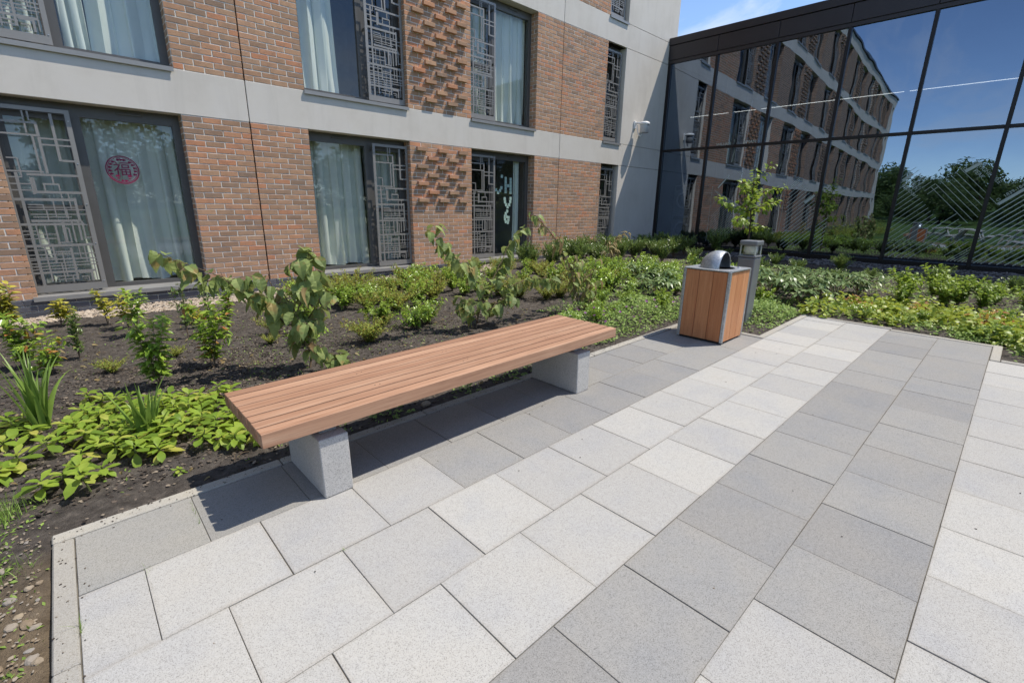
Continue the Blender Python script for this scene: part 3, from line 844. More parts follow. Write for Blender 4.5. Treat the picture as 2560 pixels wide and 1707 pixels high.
# ================================================================== curtains and things on the windows
def curtain(name, x0, x1, z0, z1, y, folds, amp, label, seed, flare=0.0, lean=0.0):
    r = random.Random(seed)
    n = 110; m = 16
    ph = [r.uniform(0, 6.28) for _ in range(4)]
    b = MB()
    root = ((x0 + x1) / 2, y, z0)
    for j in range(m):
        v = j / (m - 1)
        for i in range(n):
            u = i / (n - 1)
            a = folds * 2 * math.pi * u
            w = 1.35 * amp * (0.5 + 0.5 * (1 - v)) * (math.sin(a + ph[0] + 0.5 * math.sin(a * 0.37 + ph[1]) + 0.35 * (1 - v) * math.sin(3 * u + ph[3])) + 0.30 * math.sin(a * 1.73 + ph[2]) + 0.12 * math.sin(a * 3.1 + ph[1]))
            sag = 0.015 * math.sin(a * 0.5 + ph[1]) * (1 - v)
            X = x0 + (x1 - x0) * u + (u - 0.5) * flare * (1 - v) ** 1.5 + lean * (1 - v) + 0.02 * math.sin(a * 2 + ph[3])
            puddle = 0.05 * (1 - v) ** 6 * math.sin(a + ph[2])
            b.v.append((X - root[0], w - puddle, (z0 + (z1 - z0) * v + sag) - root[2]))
    for j in range(m - 1):
        for i in range(n - 1):
            b.f.append((j * n + i, j * n + i + 1, (j + 1) * n + i + 1, (j + 1) * n + i))
    o = b.obj('curtain', M_CURT, smooth=True)
    o.location = root
    tag(o, label, 'curtain', 'mint green curtains behind the windows')
    return o
curtain('c', 0.42, 1.38, 0.28, 2.36, 0.43, 4.6, 0.040, 'mint green curtain behind round red sticker in ground floor window', 3, 0.02)
curtain('c', -0.30, 0.33, 0.28, 2.36, 0.45, 3.2, 0.040, 'mint green curtain behind the nearest full-height lattice screen', 4)
curtain('c', 3.12, 4.10, 0.28, 2.36, 0.43, 4.2, 0.045, 'mint green curtain in ground floor window behind the bench', 5, 0.06)
curtain('c', 4.18, 4.82, 0.28, 2.36, 0.46, 3.0, 0.045, 'mint green curtain behind screen beside the textured brick pier', 6)
curtain('c', 0.42, 0.66, 3.05, 5.20, 0.345, 2.2, 0.035, 'narrow mint curtain strip at mullion of top left upper window', 7)
curtain('c', 0.74, 1.40, 3.05, 5.20, 0.345, 2.8, 0.05, 'wide mint curtain in upper window above the sticker window', 8, 0.10)
curtain('c', -0.25, 0.30, 3.05, 5.20, 0.35, 3.0, 0.04, 'mint curtain behind screen in the upper left corner window', 9)
curtain('c', 3.10, 3.74, 3.05, 5.20, 0.345, 2.9, 0.045, 'half-drawn mint curtain in the upper middle window', 10, 0.10)
curtain('c', 6.42, 7.00, 3.05, 5.20, 0.35, 3.0, 0.04, 'mint curtain behind screen in upper window right of textured pier', 11)
curtain('c', 7.08, 8.02, 3.05, 5.20, 0.345, 4.0, 0.04, 'closed mint curtain in upper window right of textured pier', 12)
curtain('c', 7.76, 7.88, 0.28, 2.36, 0.31, 1.2, 0.02, 'thin pale curtain edge in window with paper squares', 13)

# paper squares: rows of the letters, stuck to the inside of the pane
def notes():
    px = 0.055
    tbl = {'S or U': [(7.09, 1.99), (7.33, 1.96), (7.10, 1.74), (7.16, 1.67), (7.22, 1.62), (7.28, 1.66), (7.32, 1.72)],
           'H': [(7.445, 1.92), (7.445, 1.85), (7.445, 1.78), (7.445, 1.71), (7.445, 1.64), (7.52, 1.77), (7.595, 1.91), (7.595, 1.84), (7.595, 1.77), (7.595, 1.70), (7.595, 1.63)],
           'V': [(7.42, 1.49), (7.43, 1.42), (7.465, 1.36), (7.51, 1.31), (7.56, 1.36), (7.59, 1.43), (7.60, 1.50)],
           'bottom': [(7.50, 1.22), (7.455, 1.17), (7.435, 1.11), (7.435, 1.05), (7.46, 0.99), (7.525, 0.97), (7.54, 1.03), (7.545, 1.08), (7.48, 1.10)]}
    lab = {'S or U': 'pale green paper square of the open curve left of the letter H', 'H': 'pale green paper square forming the letter H on dark window', 'V': 'pale green paper square forming the letter V below the H', 'bottom': 'pale green paper square of the lowest hooked figure on dark window'}
    r = random.Random(2); me = MB().box(-0.033, 0.033, -0.0008, 0.0008, -0.033, 0.033).mesh('paper_square', M_PAPER)
    for k, ps in tbl.items():
        for (x, z) in ps:
            o = inst('paper_square', me, None, Matrix.Translation((x, 0.2385, z)) @ Matrix.Rotation(r.uniform(-0.12, 0.12), 4, 'Y'))
            tag(o, lab[k], 'paper note', 'paper squares on window, ' + k)
notes()

def text_mesh(body, size, name, mat, thick=0.0004, align='CENTER'):
    cu = bpy.data.curves.new(name, 'FONT'); cu.body = body; cu.size = size; cu.align_x = align; cu.align_y = 'CENTER'; cu.extrude = thick
    o = bpy.data.objects.new(name, cu); C.objects.link(o)
    bpy.context.view_layer.update()
    me = bpy.data.meshes.new_from_object(o.evaluated_get(bpy.context.evaluated_depsgraph_get()))
    bpy.data.objects.remove(o)
    me.materials.clear(); me.materials.append(mat); me.name = name
    return me

def sticker():
    st = empty('window_sticker', (0.725, 0.2275, 1.712))
    tag(st, 'round dark red paper-cut sticker with a Chinese character on left window', 'sticker')
    def ring(r0, r1, name, n=64, cut=None):
        b = MB()
        for k in range(n):
            t = 2 * math.pi * k / n; b.v.append((r0 * math.cos(t), 0, r0 * math.sin(t))); b.v.append((r1 * math.cos(t), 0, r1 * math.sin(t)))
        for k in range(n):
            a = 2 * k; c = 2 * ((k + 1) % n); b.f.append((a, a + 1, c + 1, c))
        b.obj(name, M_RED, st)
    ring(0.159, 0.172, 'outer_ring'); ring(0.147, 0.153, 'inner_ring')
    up = Matrix.Rotation(R(90), 4, 'X')
    me = text_mesh('\u798f', 0.185, 'character', M_RED)
    inst('character', me, st, up)
    def blob(cx, cz, rx, rz, rot, name='petal'):
        b = MB(); n = 12
        for k in range(n):
            t = 2 * math.pi * k / n; w = 1 + 0.22 * math.cos(3 * t); x = rx * w * math.cos(t); z = rz * w * math.sin(t)
            b.v.append((cx + x * math.cos(rot) - z * math.sin(rot), 0, cz + x * math.sin(rot) + z * math.cos(rot)))
        b.f.append(tuple(range(n))); b.obj(name, M_RED, st)
    for a in (132, 150, 168, 186, 204, -24, -6, 12, 30, 48):
        blob(0.128 * math.cos(R(a)), 0.128 * math.sin(R(a)), 0.020, 0.013, R(a) * 0)
    for a in (75, 90, 105): blob(0.124 * math.cos(R(a)), 0.124 * math.sin(R(a)), 0.017, 0.014, 0)
    for sx in (-1, 1):
        blob(sx * 0.062, -0.075, 0.026, 0.012, 0.1 * sx); blob(sx * 0.058, -0.105, 0.013, 0.009, 0)
        blob(sx * 0.018, -0.132, 0.018, 0.012, 0.2 * sx)
sticker()

# ================================================================== wall lamp on the concrete bay
lamp = empty('wall_lamp', (11.97, -0.003, 3.50)); tag(lamp, 'white cylindrical lamp on a short arm on the concrete wall', 'wall lamp')
MB().box(-0.05, 0.05, -0.03, 0.0, -0.09, 0.10).obj('back_plate', M_WHITE, lamp, bevel=0.006)
MB().tube([(0, -0.02, 0.05), (0.06, -0.12, 0.055), (0.11, -0.22, 0.05)], 0.022, 8).obj('arm', M_WHITE, lamp, smooth=True)
MB().lathe([(0.0, 0.085), (0.09, 0.08), (0.128, 0.06), (0.135, 0.03), (0.135, 0.0), (0.11, -0.005)], 24, 0.12, -0.24).obj('cap', M_WHITE, lamp, smooth=True)
MB().lathe([(0.112, 0.0), (0.112, -0.19), (0.098, -0.20), (0.0, -0.20)], 24, 0.12, -0.24).obj('lamp_body', simple('lamp_grey', (0.50, 0.51, 0.54), 0.35, 0.1, 0.5), lamp, smooth=True)
MB().tube([(0.03, -0.05, 0.02), (0.01, -0.09, -0.10), (0.02, -0.13, -0.24), (0.06, -0.17, -0.29), (0.09, -0.19, -0.24), (0.10, -0.19, -0.17)], 0.011, 7).obj('cable', M_WHITE, lamp, smooth=True)

# ================================================================== glazed building
gb = empty('glazed_building', (13.456, 0.0, 0.0))
tag(gb, 'dark glass curtain-wall building with black frames and bronze fascia', 'building')
GA = math.atan2(-0.99942675, 0.03385521)          # local +X runs along the facade, towards the viewer
gb.rotation_euler = (0, 0, GA)
# local axes: x along the facade, -y outwards (towards the garden is local -y?), checked below
def side(): return -1.0
# after the rotation, local +Y points to world (+0.999, +0.034): into the building
MU = [1.390 + 1.4685 * k for k in range(0, 13)]
GL = MU[-1]
def build_glazed():
    ZB, ZT, ZTR = 0.245, 5.245, 2.955
    for k, s in enumerate(MU):
        MB().box(s - 0.034, s + 0.034, -0.055, 0.09, ZB, ZT).obj('mullion', M_BLACK, gb, bevel=0.004)
    MB().box(0.002, 0.09, -0.05, 0.09, ZB, ZT).obj('mullion', M_BLACK, gb)
    edges = [0.09] + MU
    for k in range(len(edges) - 1):
        a = edges[k] + (0.034 if k else 0.0); c = edges[k + 1] - 0.034
        MB().box(a, c, -0.035, 0.08, ZTR - 0.034, ZTR + 0.034).obj('transom', M_BLACK, gb, bevel=0.003)
        MB().quad((a, 0, ZB + 0.05), (c, 0, ZB + 0.05), (c, 0, ZTR - 0.034), (a, 0, ZTR - 0.034)).obj('pane', M_CWGLASS, gb)
        MB().quad((a, 0, ZTR + 0.034), (c, 0, ZTR + 0.034), (c, 0, ZT), (a, 0, ZT)).obj('pane', M_CWGLASS, gb)
        MB().box(a, c, -0.04, 0.08, ZB, ZB + 0.05).obj('transom', M_BLACK, gb, bevel=0.003)
        # fascia panels
        fa = (edges[k] if k else 0.002) + 0.006; fc = edges[k + 1] - 0.006
        MB().box(fa, fc, -0.075, 0.05, ZT + 0.085, 5.69).obj('fascia_panel', M_FASCIA, gb, bevel=0.004)
    MB().box(0.002, GL, -0.05, 0.12, ZT + 0.002, ZT + 0.083).obj('fascia_drip', M_FASCIA, gb)
    MB().box(0.002, GL, -0.03, 0.0, ZT + 0.085, 5.695).obj('fascia_backing', M_BLACK, gb)
    MB().box(0.002, GL, -0.10, 0.30, 5.70, 5.88).obj('roof_flashing', M_FASCIA, gb, bevel=0.006)
    MB().box(0.002, GL, -0.03, 0.12, -0.5, ZB - 0.002).obj('base_plinth', M_BLACK, gb)
    MB().box(0.002, GL, 0.30, 9.0, 5.45, 5.80).obj('roof', M_FASCIA, gb)
    MB().box(-0.06, 0.0, -0.06, 0.3, 5.72, 5.95).obj('corner_flashing', M_BOLL, gb)
    it = MB()
    it.quad((0.05, 6.5, -0.2), (GL, 6.5, -0.2), (GL, 6.5, 5.4), (0.05, 6.5, 5.4))
    it.quad((0.05, 0.1, 0.28), (GL, 0.1, 0.28), (GL, 6.5, 0.28), (0.05, 6.5, 0.28))
    it.quad((0.05, 0.1, 5.30), (GL, 0.1, 5.30), (GL, 6.5, 5.30), (0.05, 6.5, 5.30))
    it.quad((0.045, 0.1, -0.2), (0.045, 6.5, -0.2), (0.045, 6.5, 5.4), (0.045, 0.1, 5.4))
    it.quad((GL - 0.05, 0.1, -0.2), (GL - 0.05, 6.5, -0.2), (GL - 0.05, 6.5, 5.4), (GL - 0.05, 0.1, 5.4))
    it.obj('interior_wall', M_INT, gb)
    MB().box(GL, GL + 0.2, -0.03, 9.0, -0.5, 5.8).obj('end_wall', M_FASCIA, gb)
build_glazed()

def led():
    # linear ceiling light seen through the glass, in lengths with short gaps
    L = [(0.18, 1.32), (1.48, 2.08), (2.22, 5.35), (5.45, 8.75), (8.85, 12.5)]
    for k, (a, c) in enumerate(L):
        o = empty('linear_light', (13.456, 0, 0)); o.rotation_euler = (0, 0, GA)
        tag(o, ['short lit strip light inside glass building next to the concrete wall', 'short lit strip light inside glass building behind second pane', 'long lit strip light inside glass building across middle panes', 'long lit strip light inside glass building in the blue sky panes', 'lit strip light inside glass building at the right edge'][k], 'strip light', 'strip lights inside the glass building')
        MB().box(a, c, 1.31, 1.32, 4.025, 4.035).obj('light_tube', M_LED, o)
        MB().box(a, c, 1.29, 1.34, 4.037, 4.07).obj('housing', M_BLACK, o)
        MB().tube([((a + c) / 2, 1.315, 4.07), ((a + c) / 2, 1.315, 5.29)], 0.006, 5).obj('hanger', M_BLACK, o)
led()

def machines():
    for k, (s, z) in enumerate(((0.20, 0.28), (0.92, 0.28), (0.20, 1.16), (0.92, 1.16))):
        o = empty('washing_machine', (13.456, 0, 0)); o.rotation_euler = (0, 0, GA)
        tag(o, ['grey washing machine on floor behind first glass pane', 'grey washing machine on floor behind second glass pane edge', 'grey tumble dryer on top of the first washing machine', 'grey tumble dryer on top of the second washing machine'][k], 'washing machine', 'laundry machines inside the glass building')
        MB().box(s, s + 0.68, 0.75, 1.45, z, z + 0.86).obj('casing', M_MACH, o, bevel=0.015)
        d = MB(); cx, cz = s + 0.34, z + 0.42
        ring = []
        for rr, yy in ((0.25, 0.748), (0.25, 0.725), (0.20, 0.715), (0.19, 0.735)):
            for q in range(28): ring.append((cx + rr * math.cos(2 * math.pi * q / 28), yy, cz + rr * math.sin(2 * math.pi * q / 28)))
        fs = []
        for a in range(3):
            for q in range(28): fs.append((a * 28 + q, a * 28 + (q + 1) % 28, (a + 1) * 28 + (q + 1) % 28, (a + 1) * 28 + q))
        d.add(ring, fs); dr = d.obj('door_ring', M_WHITE, o, smooth=True)
        e = MB(); e.add([(cx + 0.192 * math.cos(2 * math.pi * q / 28), 0.738, cz + 0.192 * math.sin(2 * math.pi * q / 28)) for q in range(28)], [tuple(range(28))]); e.obj('door_glass', M_BLACK, o)
        MB().box(s + 0.05, s + 0.63, 0.735, 0.749, z + 0.73, z + 0.83).obj('control_panel', M_BLACK, o)
machines()

# white printed lines and lettering on the inside of the panes
def frit():
    y = -0.003
    lines = MB()
    def seg(s0, z0, s1, z1, w):
        dx, dz = s1 - s0, z1 - z0; L = math.hypot(dx, dz); nx, nz = -dz / L * w / 2, dx / L * w / 2
        lines.add([(s0 + nx, y, z0 + nz), (s1 + nx, y, z1 + nz), (s1 - nx, y, z1 - nz), (s0 - nx, y, z0 - nz)], [(0, 1, 2, 3)])
    def up(s0, z0, L, w): seg(s0, z0, s0 + L, z0 + L, w)
    def dn(s0, z0, L, w): seg(s0, z0, s0 + L, z0 - L, w)
    # pane between fourth and fifth mullion
    a, c = MU[3] + 0.04, MU[4] - 0.04
    for k in range(20):
        z = 2.19 - 0.12 * k; L = min([0.075, 0.2, 0.26, 0.31, 0.36, 0.40, 0.36, 0.34][min(k, 7)] + max(0, (k - 7)) * 0.055, c - a)
        if z < 0.34: 
            up(a + (0.34 - z), 0.34, max(0.05, L - (0.34 - z)), 0.009)
        else: up(a, z, L, 0.009)
    for k in range(6):
        s = a + 0.20 + 0.058 * k; z = 2.02 - 0.062 * k
        up(s, z, 0.10 + 0.012 * k if k < 6 else 0.16, 0.009)
    for k in range(7):
        s = 6.368 + 0.0637 * k; z = 1.847 + 0.06 * k; dn(s, z, min(0.71, c - s), 0.008)
    for k in range(16):
        z = 1.0 - 0.11 * k; up(6.55 + 0.06 * k, z if z > 0.35 else 0.35, min(0.32, c - 6.55 - 0.06 * k) if c - 6.55 - 0.06 * k > 0.05 else 0.05, 0.010)
    # next panes to the right: broader lines
    for p in (4, 5, 6):
        a2, c2 = MU[p] + 0.04, MU[p + 1] - 0.04
        for k in range(22):
            z = 1.236 - 0.115 * k + 0.0
            if z >= 0.34: up(a2, z, min(0.75, c2 - a2), 0.016)
            elif c2 - (a2 + 0.34 - z) > 0.1: up(a2 + 0.34 - z, 0.34, min(0.75, c2 - (a2 + 0.34 - z)), 0.016)
        dn(a2, 1.64, 0.14, 0.008)
    # panes two and three
    a3, c3 = 3.64, MU[2] - 0.04
    for k in range(18):
        z = 1.92 - 0.105 * k; L = min(0.20 + 0.045 * k, c3 - a3)
        if z > 0.42: up(a3, z, L, 0.011)
        else: up(a3 + 0.42 - z, 0.42, max(0.1, c3 - a3 - (0.42 - z)) if c3 - a3 - (0.42 - z) > 0 else 0.05, 0.011)
    for k in range(7): up(MU[2] + 0.04, 0.95 - 0.1 * k, 0.22, 0.011)
    a4, c4 = 1.75, MU[1] - 0.05
    for k in range(24):
        s = a4 + 0.045 * k * 0.9; z = 1.85 - 0.055 * k * 0.4
        if s < c4 - 0.05: dn(s, z, min(0.55, c4 - s), 0.005)
    for k in range(15):
        z = 1.15 - 0.07 * k; s = a4
        if z > 0.4: up(s, z, min(0.42 + 0.03 * k, c4 - s), 0.006)
        else: up(s + 0.4 - z, 0.4, max(0.08, c4 - s - (0.4 - z)), 0.006)
    for k in range(4): dn(2.30 + 0.03 * k, 2.32 + 0.012 * k, 0.10, 0.005)
    seg(1.69, 0.45, 1.69, 1.95, 0.006)
    seg(3.55, 2.2, 3.55, 0.8, 0.006)
    lo = lines.obj('printed_lines', M_FRIT, gb); lo['kind'] = 'stuff'
    def bar(s0, z0, s1, z1, w):
        dx, dz = s1 - s0, z1 - z0; L = math.hypot(dx, dz); nx, nz = -dz / L * w / 2, dx / L * w / 2
        bars = MB(); bars.add([(s0 + nx, y, z0 + nz), (s1 + nx, y, z1 + nz), (s1 - nx, y, z1 - nz), (s0 - nx, y, z0 - nz)], [(0, 1, 2, 3)]); bars.obj('printed_bar', M_FRIT, gb)
    bar(6.83, 2.148, 7.04, 2.31, 0.062); bar(7.444, 1.513, 7.90, 1.94, 0.055); bar(5.86, 1.99, 6.00, 2.13, 0.06); bar(1.843, 1.898, 2.105, 2.22, 0.03); bar(3.674, 1.904, 3.849, 2.075, 0.02); bar(4.03, 1.52, 4.22, 1.70, 0.05)
    # lettering (reads from the garden): text lies in local XZ, facing -Y
    def word(body, s, z, size, ang):
        M = Matrix.Translation((s, y, z)) @ Matrix.Rotation(-ang, 4, 'Y') @ Matrix.Rotation(R(90), 4, 'X')
        inst('printed_lettering', text_mesh(body, size, 'printed_lettering', M_FRIT), gb, M)
    word('VIGNEMALE', 7.205, 2.085, 0.095, R(-43)); word('PEAK', 7.045, 2.095, 0.095, R(-43))
    word('MONTE', 6.04, 1.892, 0.075, R(-43)); word('PERDIDO', 5.985, 1.81, 0.075, R(-43))
    word('1839-1841', 7.63, 1.785, 0.085, R(43)); word('1838', 6.93, 2.30, 0.06, R(38)); word('O', 6.82, 2.198, 0.075, 0); word('O', 7.43, 1.60, 0.075, 0); word('O', 6.11, 1.69, 0.06, 0)
    word('WILLIAM', 1.84, 3.02, 0.10, 0); word('AMAN', 2.515, 3.035, 0.11, 0)
frit()

# ================================================================== bench
def bench():
    bx, by = 1.685, -5.69
    o = empty('bench', (bx, by, gz(bx))); o.rotation_euler = (0, -math.atan(TILT), 0)
    tag(o, 'long slatted hardwood bench on two grey granite blocks', 'bench')
    n = 8; D = 0.60; p = D / n
    r = random.Random(4)
    for k in range(n):
        y = -D / 2 + p * (k + 0.5)
        L = 1.235
        b = MB().box(-L + r.uniform(-0.0015, 0.0015), L + 0.0 + r.uniform(-0.0015, 0.0015), -p / 2 + 0.0060, p / 2 - 0.0060, -0.033, 0.033)
        sl = b.obj('slat', M_WBENCH, o, bevel=0.002, seg=1, M=Matrix.Translation((0, y, 0.395 + r.uniform(-0.0008, 0.0008))))
        if k in (2, 5):
            for xs in (-0.62, -0.05, 0.66):
                for dx in (-0.012, 0.012): MB().lathe([(0.0, 0.0336), (0.0035, 0.0334), (0.0036, 0.032)], 8, xs + dx + r.uniform(-0.01, 0.01), r.uniform(-0.008, 0.008)).obj('screw_plug', M_BLACKRUB, sl)
    for x in (-0.935, 0.90):
        MB().box(-0.069, 0.069, -0.229, 0.229, 0.0, 0.30).obj('support_block', M_GRAN, o, bevel=0.004, M=Matrix.Translation((x, -0.036, 0.001)))
        MB().box(-0.04, 0.04, -0.20, 0.26, 0.302, 0.361).obj('steel_bracket', M_GALV, o, M=Matrix.Translation((x, 0.0, 0.0)))
    MB().box(-1.0, 1.0, -0.02, 0.02, 0.335, 0.3605).obj('steel_bearer', M_GALV, o)
bench()

# ================================================================== litter bin
def bin_():
    x0, x1, y0, y1 = 4.487, 4.962, -6.14, -5.672
    cx, cy = (x0 + x1) / 2, (y0 + y1) / 2; hx, hy = (x1 - x0) / 2, (y1 - y0) / 2
    o = empty('litter_bin', (cx, cy, gz(cx))); tag(o, 'square hardwood-clad litter bin with galvanised domed hood', 'litter bin')
    H = 0.70
    MB().box(-hx + 0.02, hx - 0.02, -hy + 0.02, hy - 0.02, 0.0, H - 0.012).obj('inner_liner', M_BLACKRUB, o)
    r = random.Random(8)
    post = 0.028
    def face(nx, ny):
        # three planks between the corner posts
        along = (hx if ny else hy) - post
        w = 2 * along / 3
        for k in range(3):
            c = -along + w * (k + 0.5)
            b = MB().box(-w / 2 + 0.0018, w / 2 - 0.0018, -0.009, 0.009, 0.022, H - 0.006)
            if ny: M = Matrix.Translation((c, ny * (hy - 0.010), 0))
            else: M = Matrix.Translation((nx * (hx - 0.010), c, 0)) @ Matrix.Rotation(R(90), 4, 'Z')
            b.obj('plank', M_WBIN, o, bevel=0.0015, M=M)
    face(0, -1); face(0, 1); face(-1, 0); face(1, 0)
    for sx in (-1, 1):
        for sy in (-1, 1):
            b = MB()
            a = post
            b.box(-a / 2, a / 2, -a / 2, a / 2, 0.012, H)
            b.obj('corner_post', M_GALV, o, bevel=0.003, M=Matrix.Translation((sx * (hx - a / 2 + 0.001), sy * (hy - a / 2 + 0.001), 0)))
    # top plate with a round opening under the hood
    t = MB(); n = 48; ro = 0.158
    per = []
    ex, ey = hx + 0.008, hy + 0.008
    for k in range(n):
        a = 2 * math.pi * k / n + math.pi / n; c, s = math.cos(a), math.sin(a); m = max(abs(c) / ex, abs(s) / ey); per.append((c / m, s / m))
    ring = [(ro * math.cos(2 * math.pi * k / n + math.pi / n), ro * math.sin(2 * math.pi * k / n + math.pi / n)) for k in range(n)]
    V = [(x, y, H + 0.010) for x, y in per] + [(x, y, H + 0.010) for x, y in ring] + [(x, y, H) for x, y in per] + [(x, y, H) for x, y in ring]
    F = []
    for k in range(n):
        q = (k + 1) % n
        F += [(k, q, n + q, n + k), (2 * n + k, 3 * n + k, 3 * n + q, 2 * n + q), (k, 2 * n + k, 2 * n + q, q), (n + k, n + q, 3 * n + q, 3 * n + k)]
    t.add(V, F); t.obj('top_plate', M_GALV, o)
    # hood: a dome with one side cut away
    d = MB(); rd = 0.166; nu, nv = 28, 16; fa = math.atan2(-0.80, 0.05); th0 = R(66)
    ax = Vector((math.cos(fa), math.sin(fa), 0.0)); sx = Vector((-math.sin(fa), math.cos(fa), 0.0)); up = Vector((0, 0, 1))
    for th in (0.0, 0.004):
        rr = rd - th
        for j in range(nv + 1):
            a = th0 + (math.pi - th0) * j / nv
            for i in range(nu + 1):
                ph = math.pi * i / nu
                p = ax * (rr * math.cos(a)) + (sx * math.cos(ph) + up * math.sin(ph)) * (rr * math.sin(a))
                d.v.append((p.x, p.y, H + 0.0105 + p.z))
    m = (nv + 1) * (nu + 1)
    for s in (0, 1):
        for j in range(nv):
            for i in range(nu):
                a = s * m + j * (nu + 1) + i; q = (a, a + 1, a + nu + 2, a + nu + 1); d.f.append(q if s == 0 else q[::-1])
    for i in range(nu): d.f.append((i, i + m, i + 1 + m, i + 1))
    d.obj('hood', M_GALV, o, smooth=True)
    MB().lathe([(0.0, H + 0.022), (0.012, H + 0.021), (0.013, H + 0.010)], 14, hx - 0.10, -hy + 0.085).obj('lock', M_SCREW, o, smooth=True)
    MB().box(-hx + 0.03, hx - 0.03, -hy + 0.03, hy - 0.03, 0.0, 0.02).obj('base_foot', M_BLACKRUB, o)
bin_()

# ================================================================== bollard light
def bollard():
    o = empty('bollard_light', (5.645, -5.855, gz(5.6) - 0.03)); tag(o, 'grey square bollard light behind the litter bin', 'bollard')
    h = 0.093
    MB().box(-h, h, -h, h, 0.0, 0.765).obj('post', M_BOLL, o, bevel=0.012, seg=3)
    MB().box(-h - 0.003, h + 0.003, -h - 0.003, h + 0.003, 0.768, 0.792).obj('collar', M_BOLL, o, bevel=0.006)
    MB().box(-h + 0.003, h - 0.003, -h + 0.003, h - 0.003, 0.793, 0.899).obj('lantern_glass', M_LGLASS, o, bevel=0.008)
    MB().lathe([(0.03, 0.794), (0.070, 0.80), (0.074, 0.85), (0.070, 0.897)], 20).obj('diffuser', M_LENS, o, smooth=True)
    c = MB(); 
    for sx in (-1, 1):
        for sy in (-1, 1): c.box(sx * (h - 0.014) - 0.005, sx * (h - 0.014) + 0.005, sy * (h - 0.014) - 0.005, sy * (h - 0.014) + 0.005, 0.793, 0.899)
    c.obj('corner_rod', M_LENS, o)
    MB().box(-h - 0.004, h + 0.004, -h - 0.004, h + 0.004, 0.900, 0.952).obj('cap', M_BOLL, o, bevel=0.012, seg=3)
bollard()

# ================================================================== plants: leaf shapes
def leaf_arrays(width, prof='ovate', segs=5, fold=0.25, droop=0.25, wave=0.0, lobes=0, seed=0):
    """a leaf of unit length along +Y, upper side +Z, raised halves either side of the midrib"""
    r = random.Random(seed)
    V = [(0, 0, 0)]; F = []
    rows = []
    for k in range(1, segs + 1):
        t = k / (segs + 0.0)
        y = t
        if prof == 'ovate': w = math.sin(math.pi * min(1, t) ** 0.75) ** 0.8
        elif prof == 'round': w = math.sin(math.pi * t ** 0.7) ** 0.55
        elif prof == 'lance': w = math.sin(math.pi * t ** 0.9) ** 1.0
        elif prof == 'obov': w = math.sin(math.pi * t ** 1.6) ** 0.8
        else: w = math.sin(math.pi * t)
        z = -droop * t * t
        if k == segs:
            V.append((0, y, z)); rows.append((len(V) - 1,))
        else:
            if lobes: w *= 1 - 0.28 * (k % 2)
            hw = width / 2 * max(0.04, w)
            dz = fold * hw + wave * (1 if k % 2 else -1)
            V += [(-hw * (1 + r.uniform(-0.08, 0.08)), y - 0.03 * (k % 2), z + dz + r.uniform(-0.01, 0.01)), (0, y, z), (hw * (1 + r.uniform(-0.08, 0.08)), y - 0.03 * (k % 2), z + dz + r.uniform(-0.01, 0.01))]
            rows.append((len(V) - 3, len(V) - 2, len(V) - 1))
    F += [(0, rows[0][1], rows[0][0]), (0, rows[0][2], rows[0][1])]
    for a, b in zip(rows[:-1], rows[1:]):
        if len(b) == 3: F += [(a[0], a[1], b[1], b[0]), (a[1], a[2], b[2], b[1])]
        else: F += [(a[0], a[1], b[0]), (a[1], a[2], b[0])]
    return np.array(V), F

def leaf_set(name, mat, n, **kw):
    T = [leaf_arrays(seed=k * 3 + 1, droop=kw.get('droop', 0.25) * (0.5 + 0.5 * k), **{q: v for q, v in kw.items() if q not in ('droop', 'flat')}) for k in range(n)]
    ms = []
    for v, f in T:
        me = bpy.data.meshes.new(name); me.from_pydata([tuple(p) for p in v], [], f); me.materials.append(mat)
        me.polygons.foreach_set('use_smooth', [not kw.get('flat', False)] * len(me.polygons)); ms.append(me)
    return T, ms, mat

LS = {
    'hazel': leaf_set('leaf', L_HAZEL, 4, width=0.72, prof='ovate', segs=8, fold=0.35, droop=0.40, wave=0.020, flat=True),
    'dry': leaf_set('leaf', L_DRY, 3, width=0.50, prof='ovate', segs=5, fold=0.9, droop=0.7, wave=0.03),
    'lime': leaf_set('leaf', L_LIME, 4, width=0.54, prof='obov', segs=5, fold=0.22, droop=0.30, wave=0.012),
    'gloss': leaf_set('leaf', L_GLOSS, 3, width=0.42, prof='ovate', segs=4, fold=0.35, droop=0.25),
    'holly': leaf_set('leaf', L_DARK, 3, width=0.50, prof='ovate', segs=4, fold=0.5, droop=0.15, wave=0.04),
    'maho': leaf_set('leaf', L_GLOSS, 3, width=0.50, prof='ovate', segs=4, fold=0.45, droop=0.2, wave=0.04),
    'var': leaf_set('leaf', L_VAR, 3, width=0.52, prof='ovate', segs=4, fold=0.35, droop=0.3, wave=0.03),
    'red': leaf_set('leaf', L_RED, 2, width=0.60, prof='ovate', segs=4, fold=0.35, droop=0.3, wave=0.03),
    'small': leaf_set('leaf', L_SMALL, 2, width=0.55, prof='ovate', segs=2, fold=0.4, droop=0.1),
    'dark': leaf_set('leaf', L_DARK, 2, width=0.28, prof='lance', segs=3, fold=0.4, droop=0.15),
    'vinca': leaf_set('leaf', L_VINCA, 2, width=0.55, prof='ovate', segs=3, fold=0.3, droop=0.15),
    'tell': leaf_set('leaf', L_TELL, 3, width=0.95, prof='round', segs=5, fold=0.18, droop=0.3, wave=0.035, lobes=1),
    'rhodo': leaf_set('leaf', L_RHODO, 3, width=0.32, prof='lance', segs=4, fold=0.3, droop=0.35),
    'tree': leaf_set('leaf', L_TREE, 3, width=0.72, prof='ovate', segs=4, fold=0.3, droop=0.3, wave=0.02),
    'weed': leaf_set('leaf', L_WEED, 2, width=0.5, prof='ovate', segs=2, fold=0.3, droop=0.2),
}

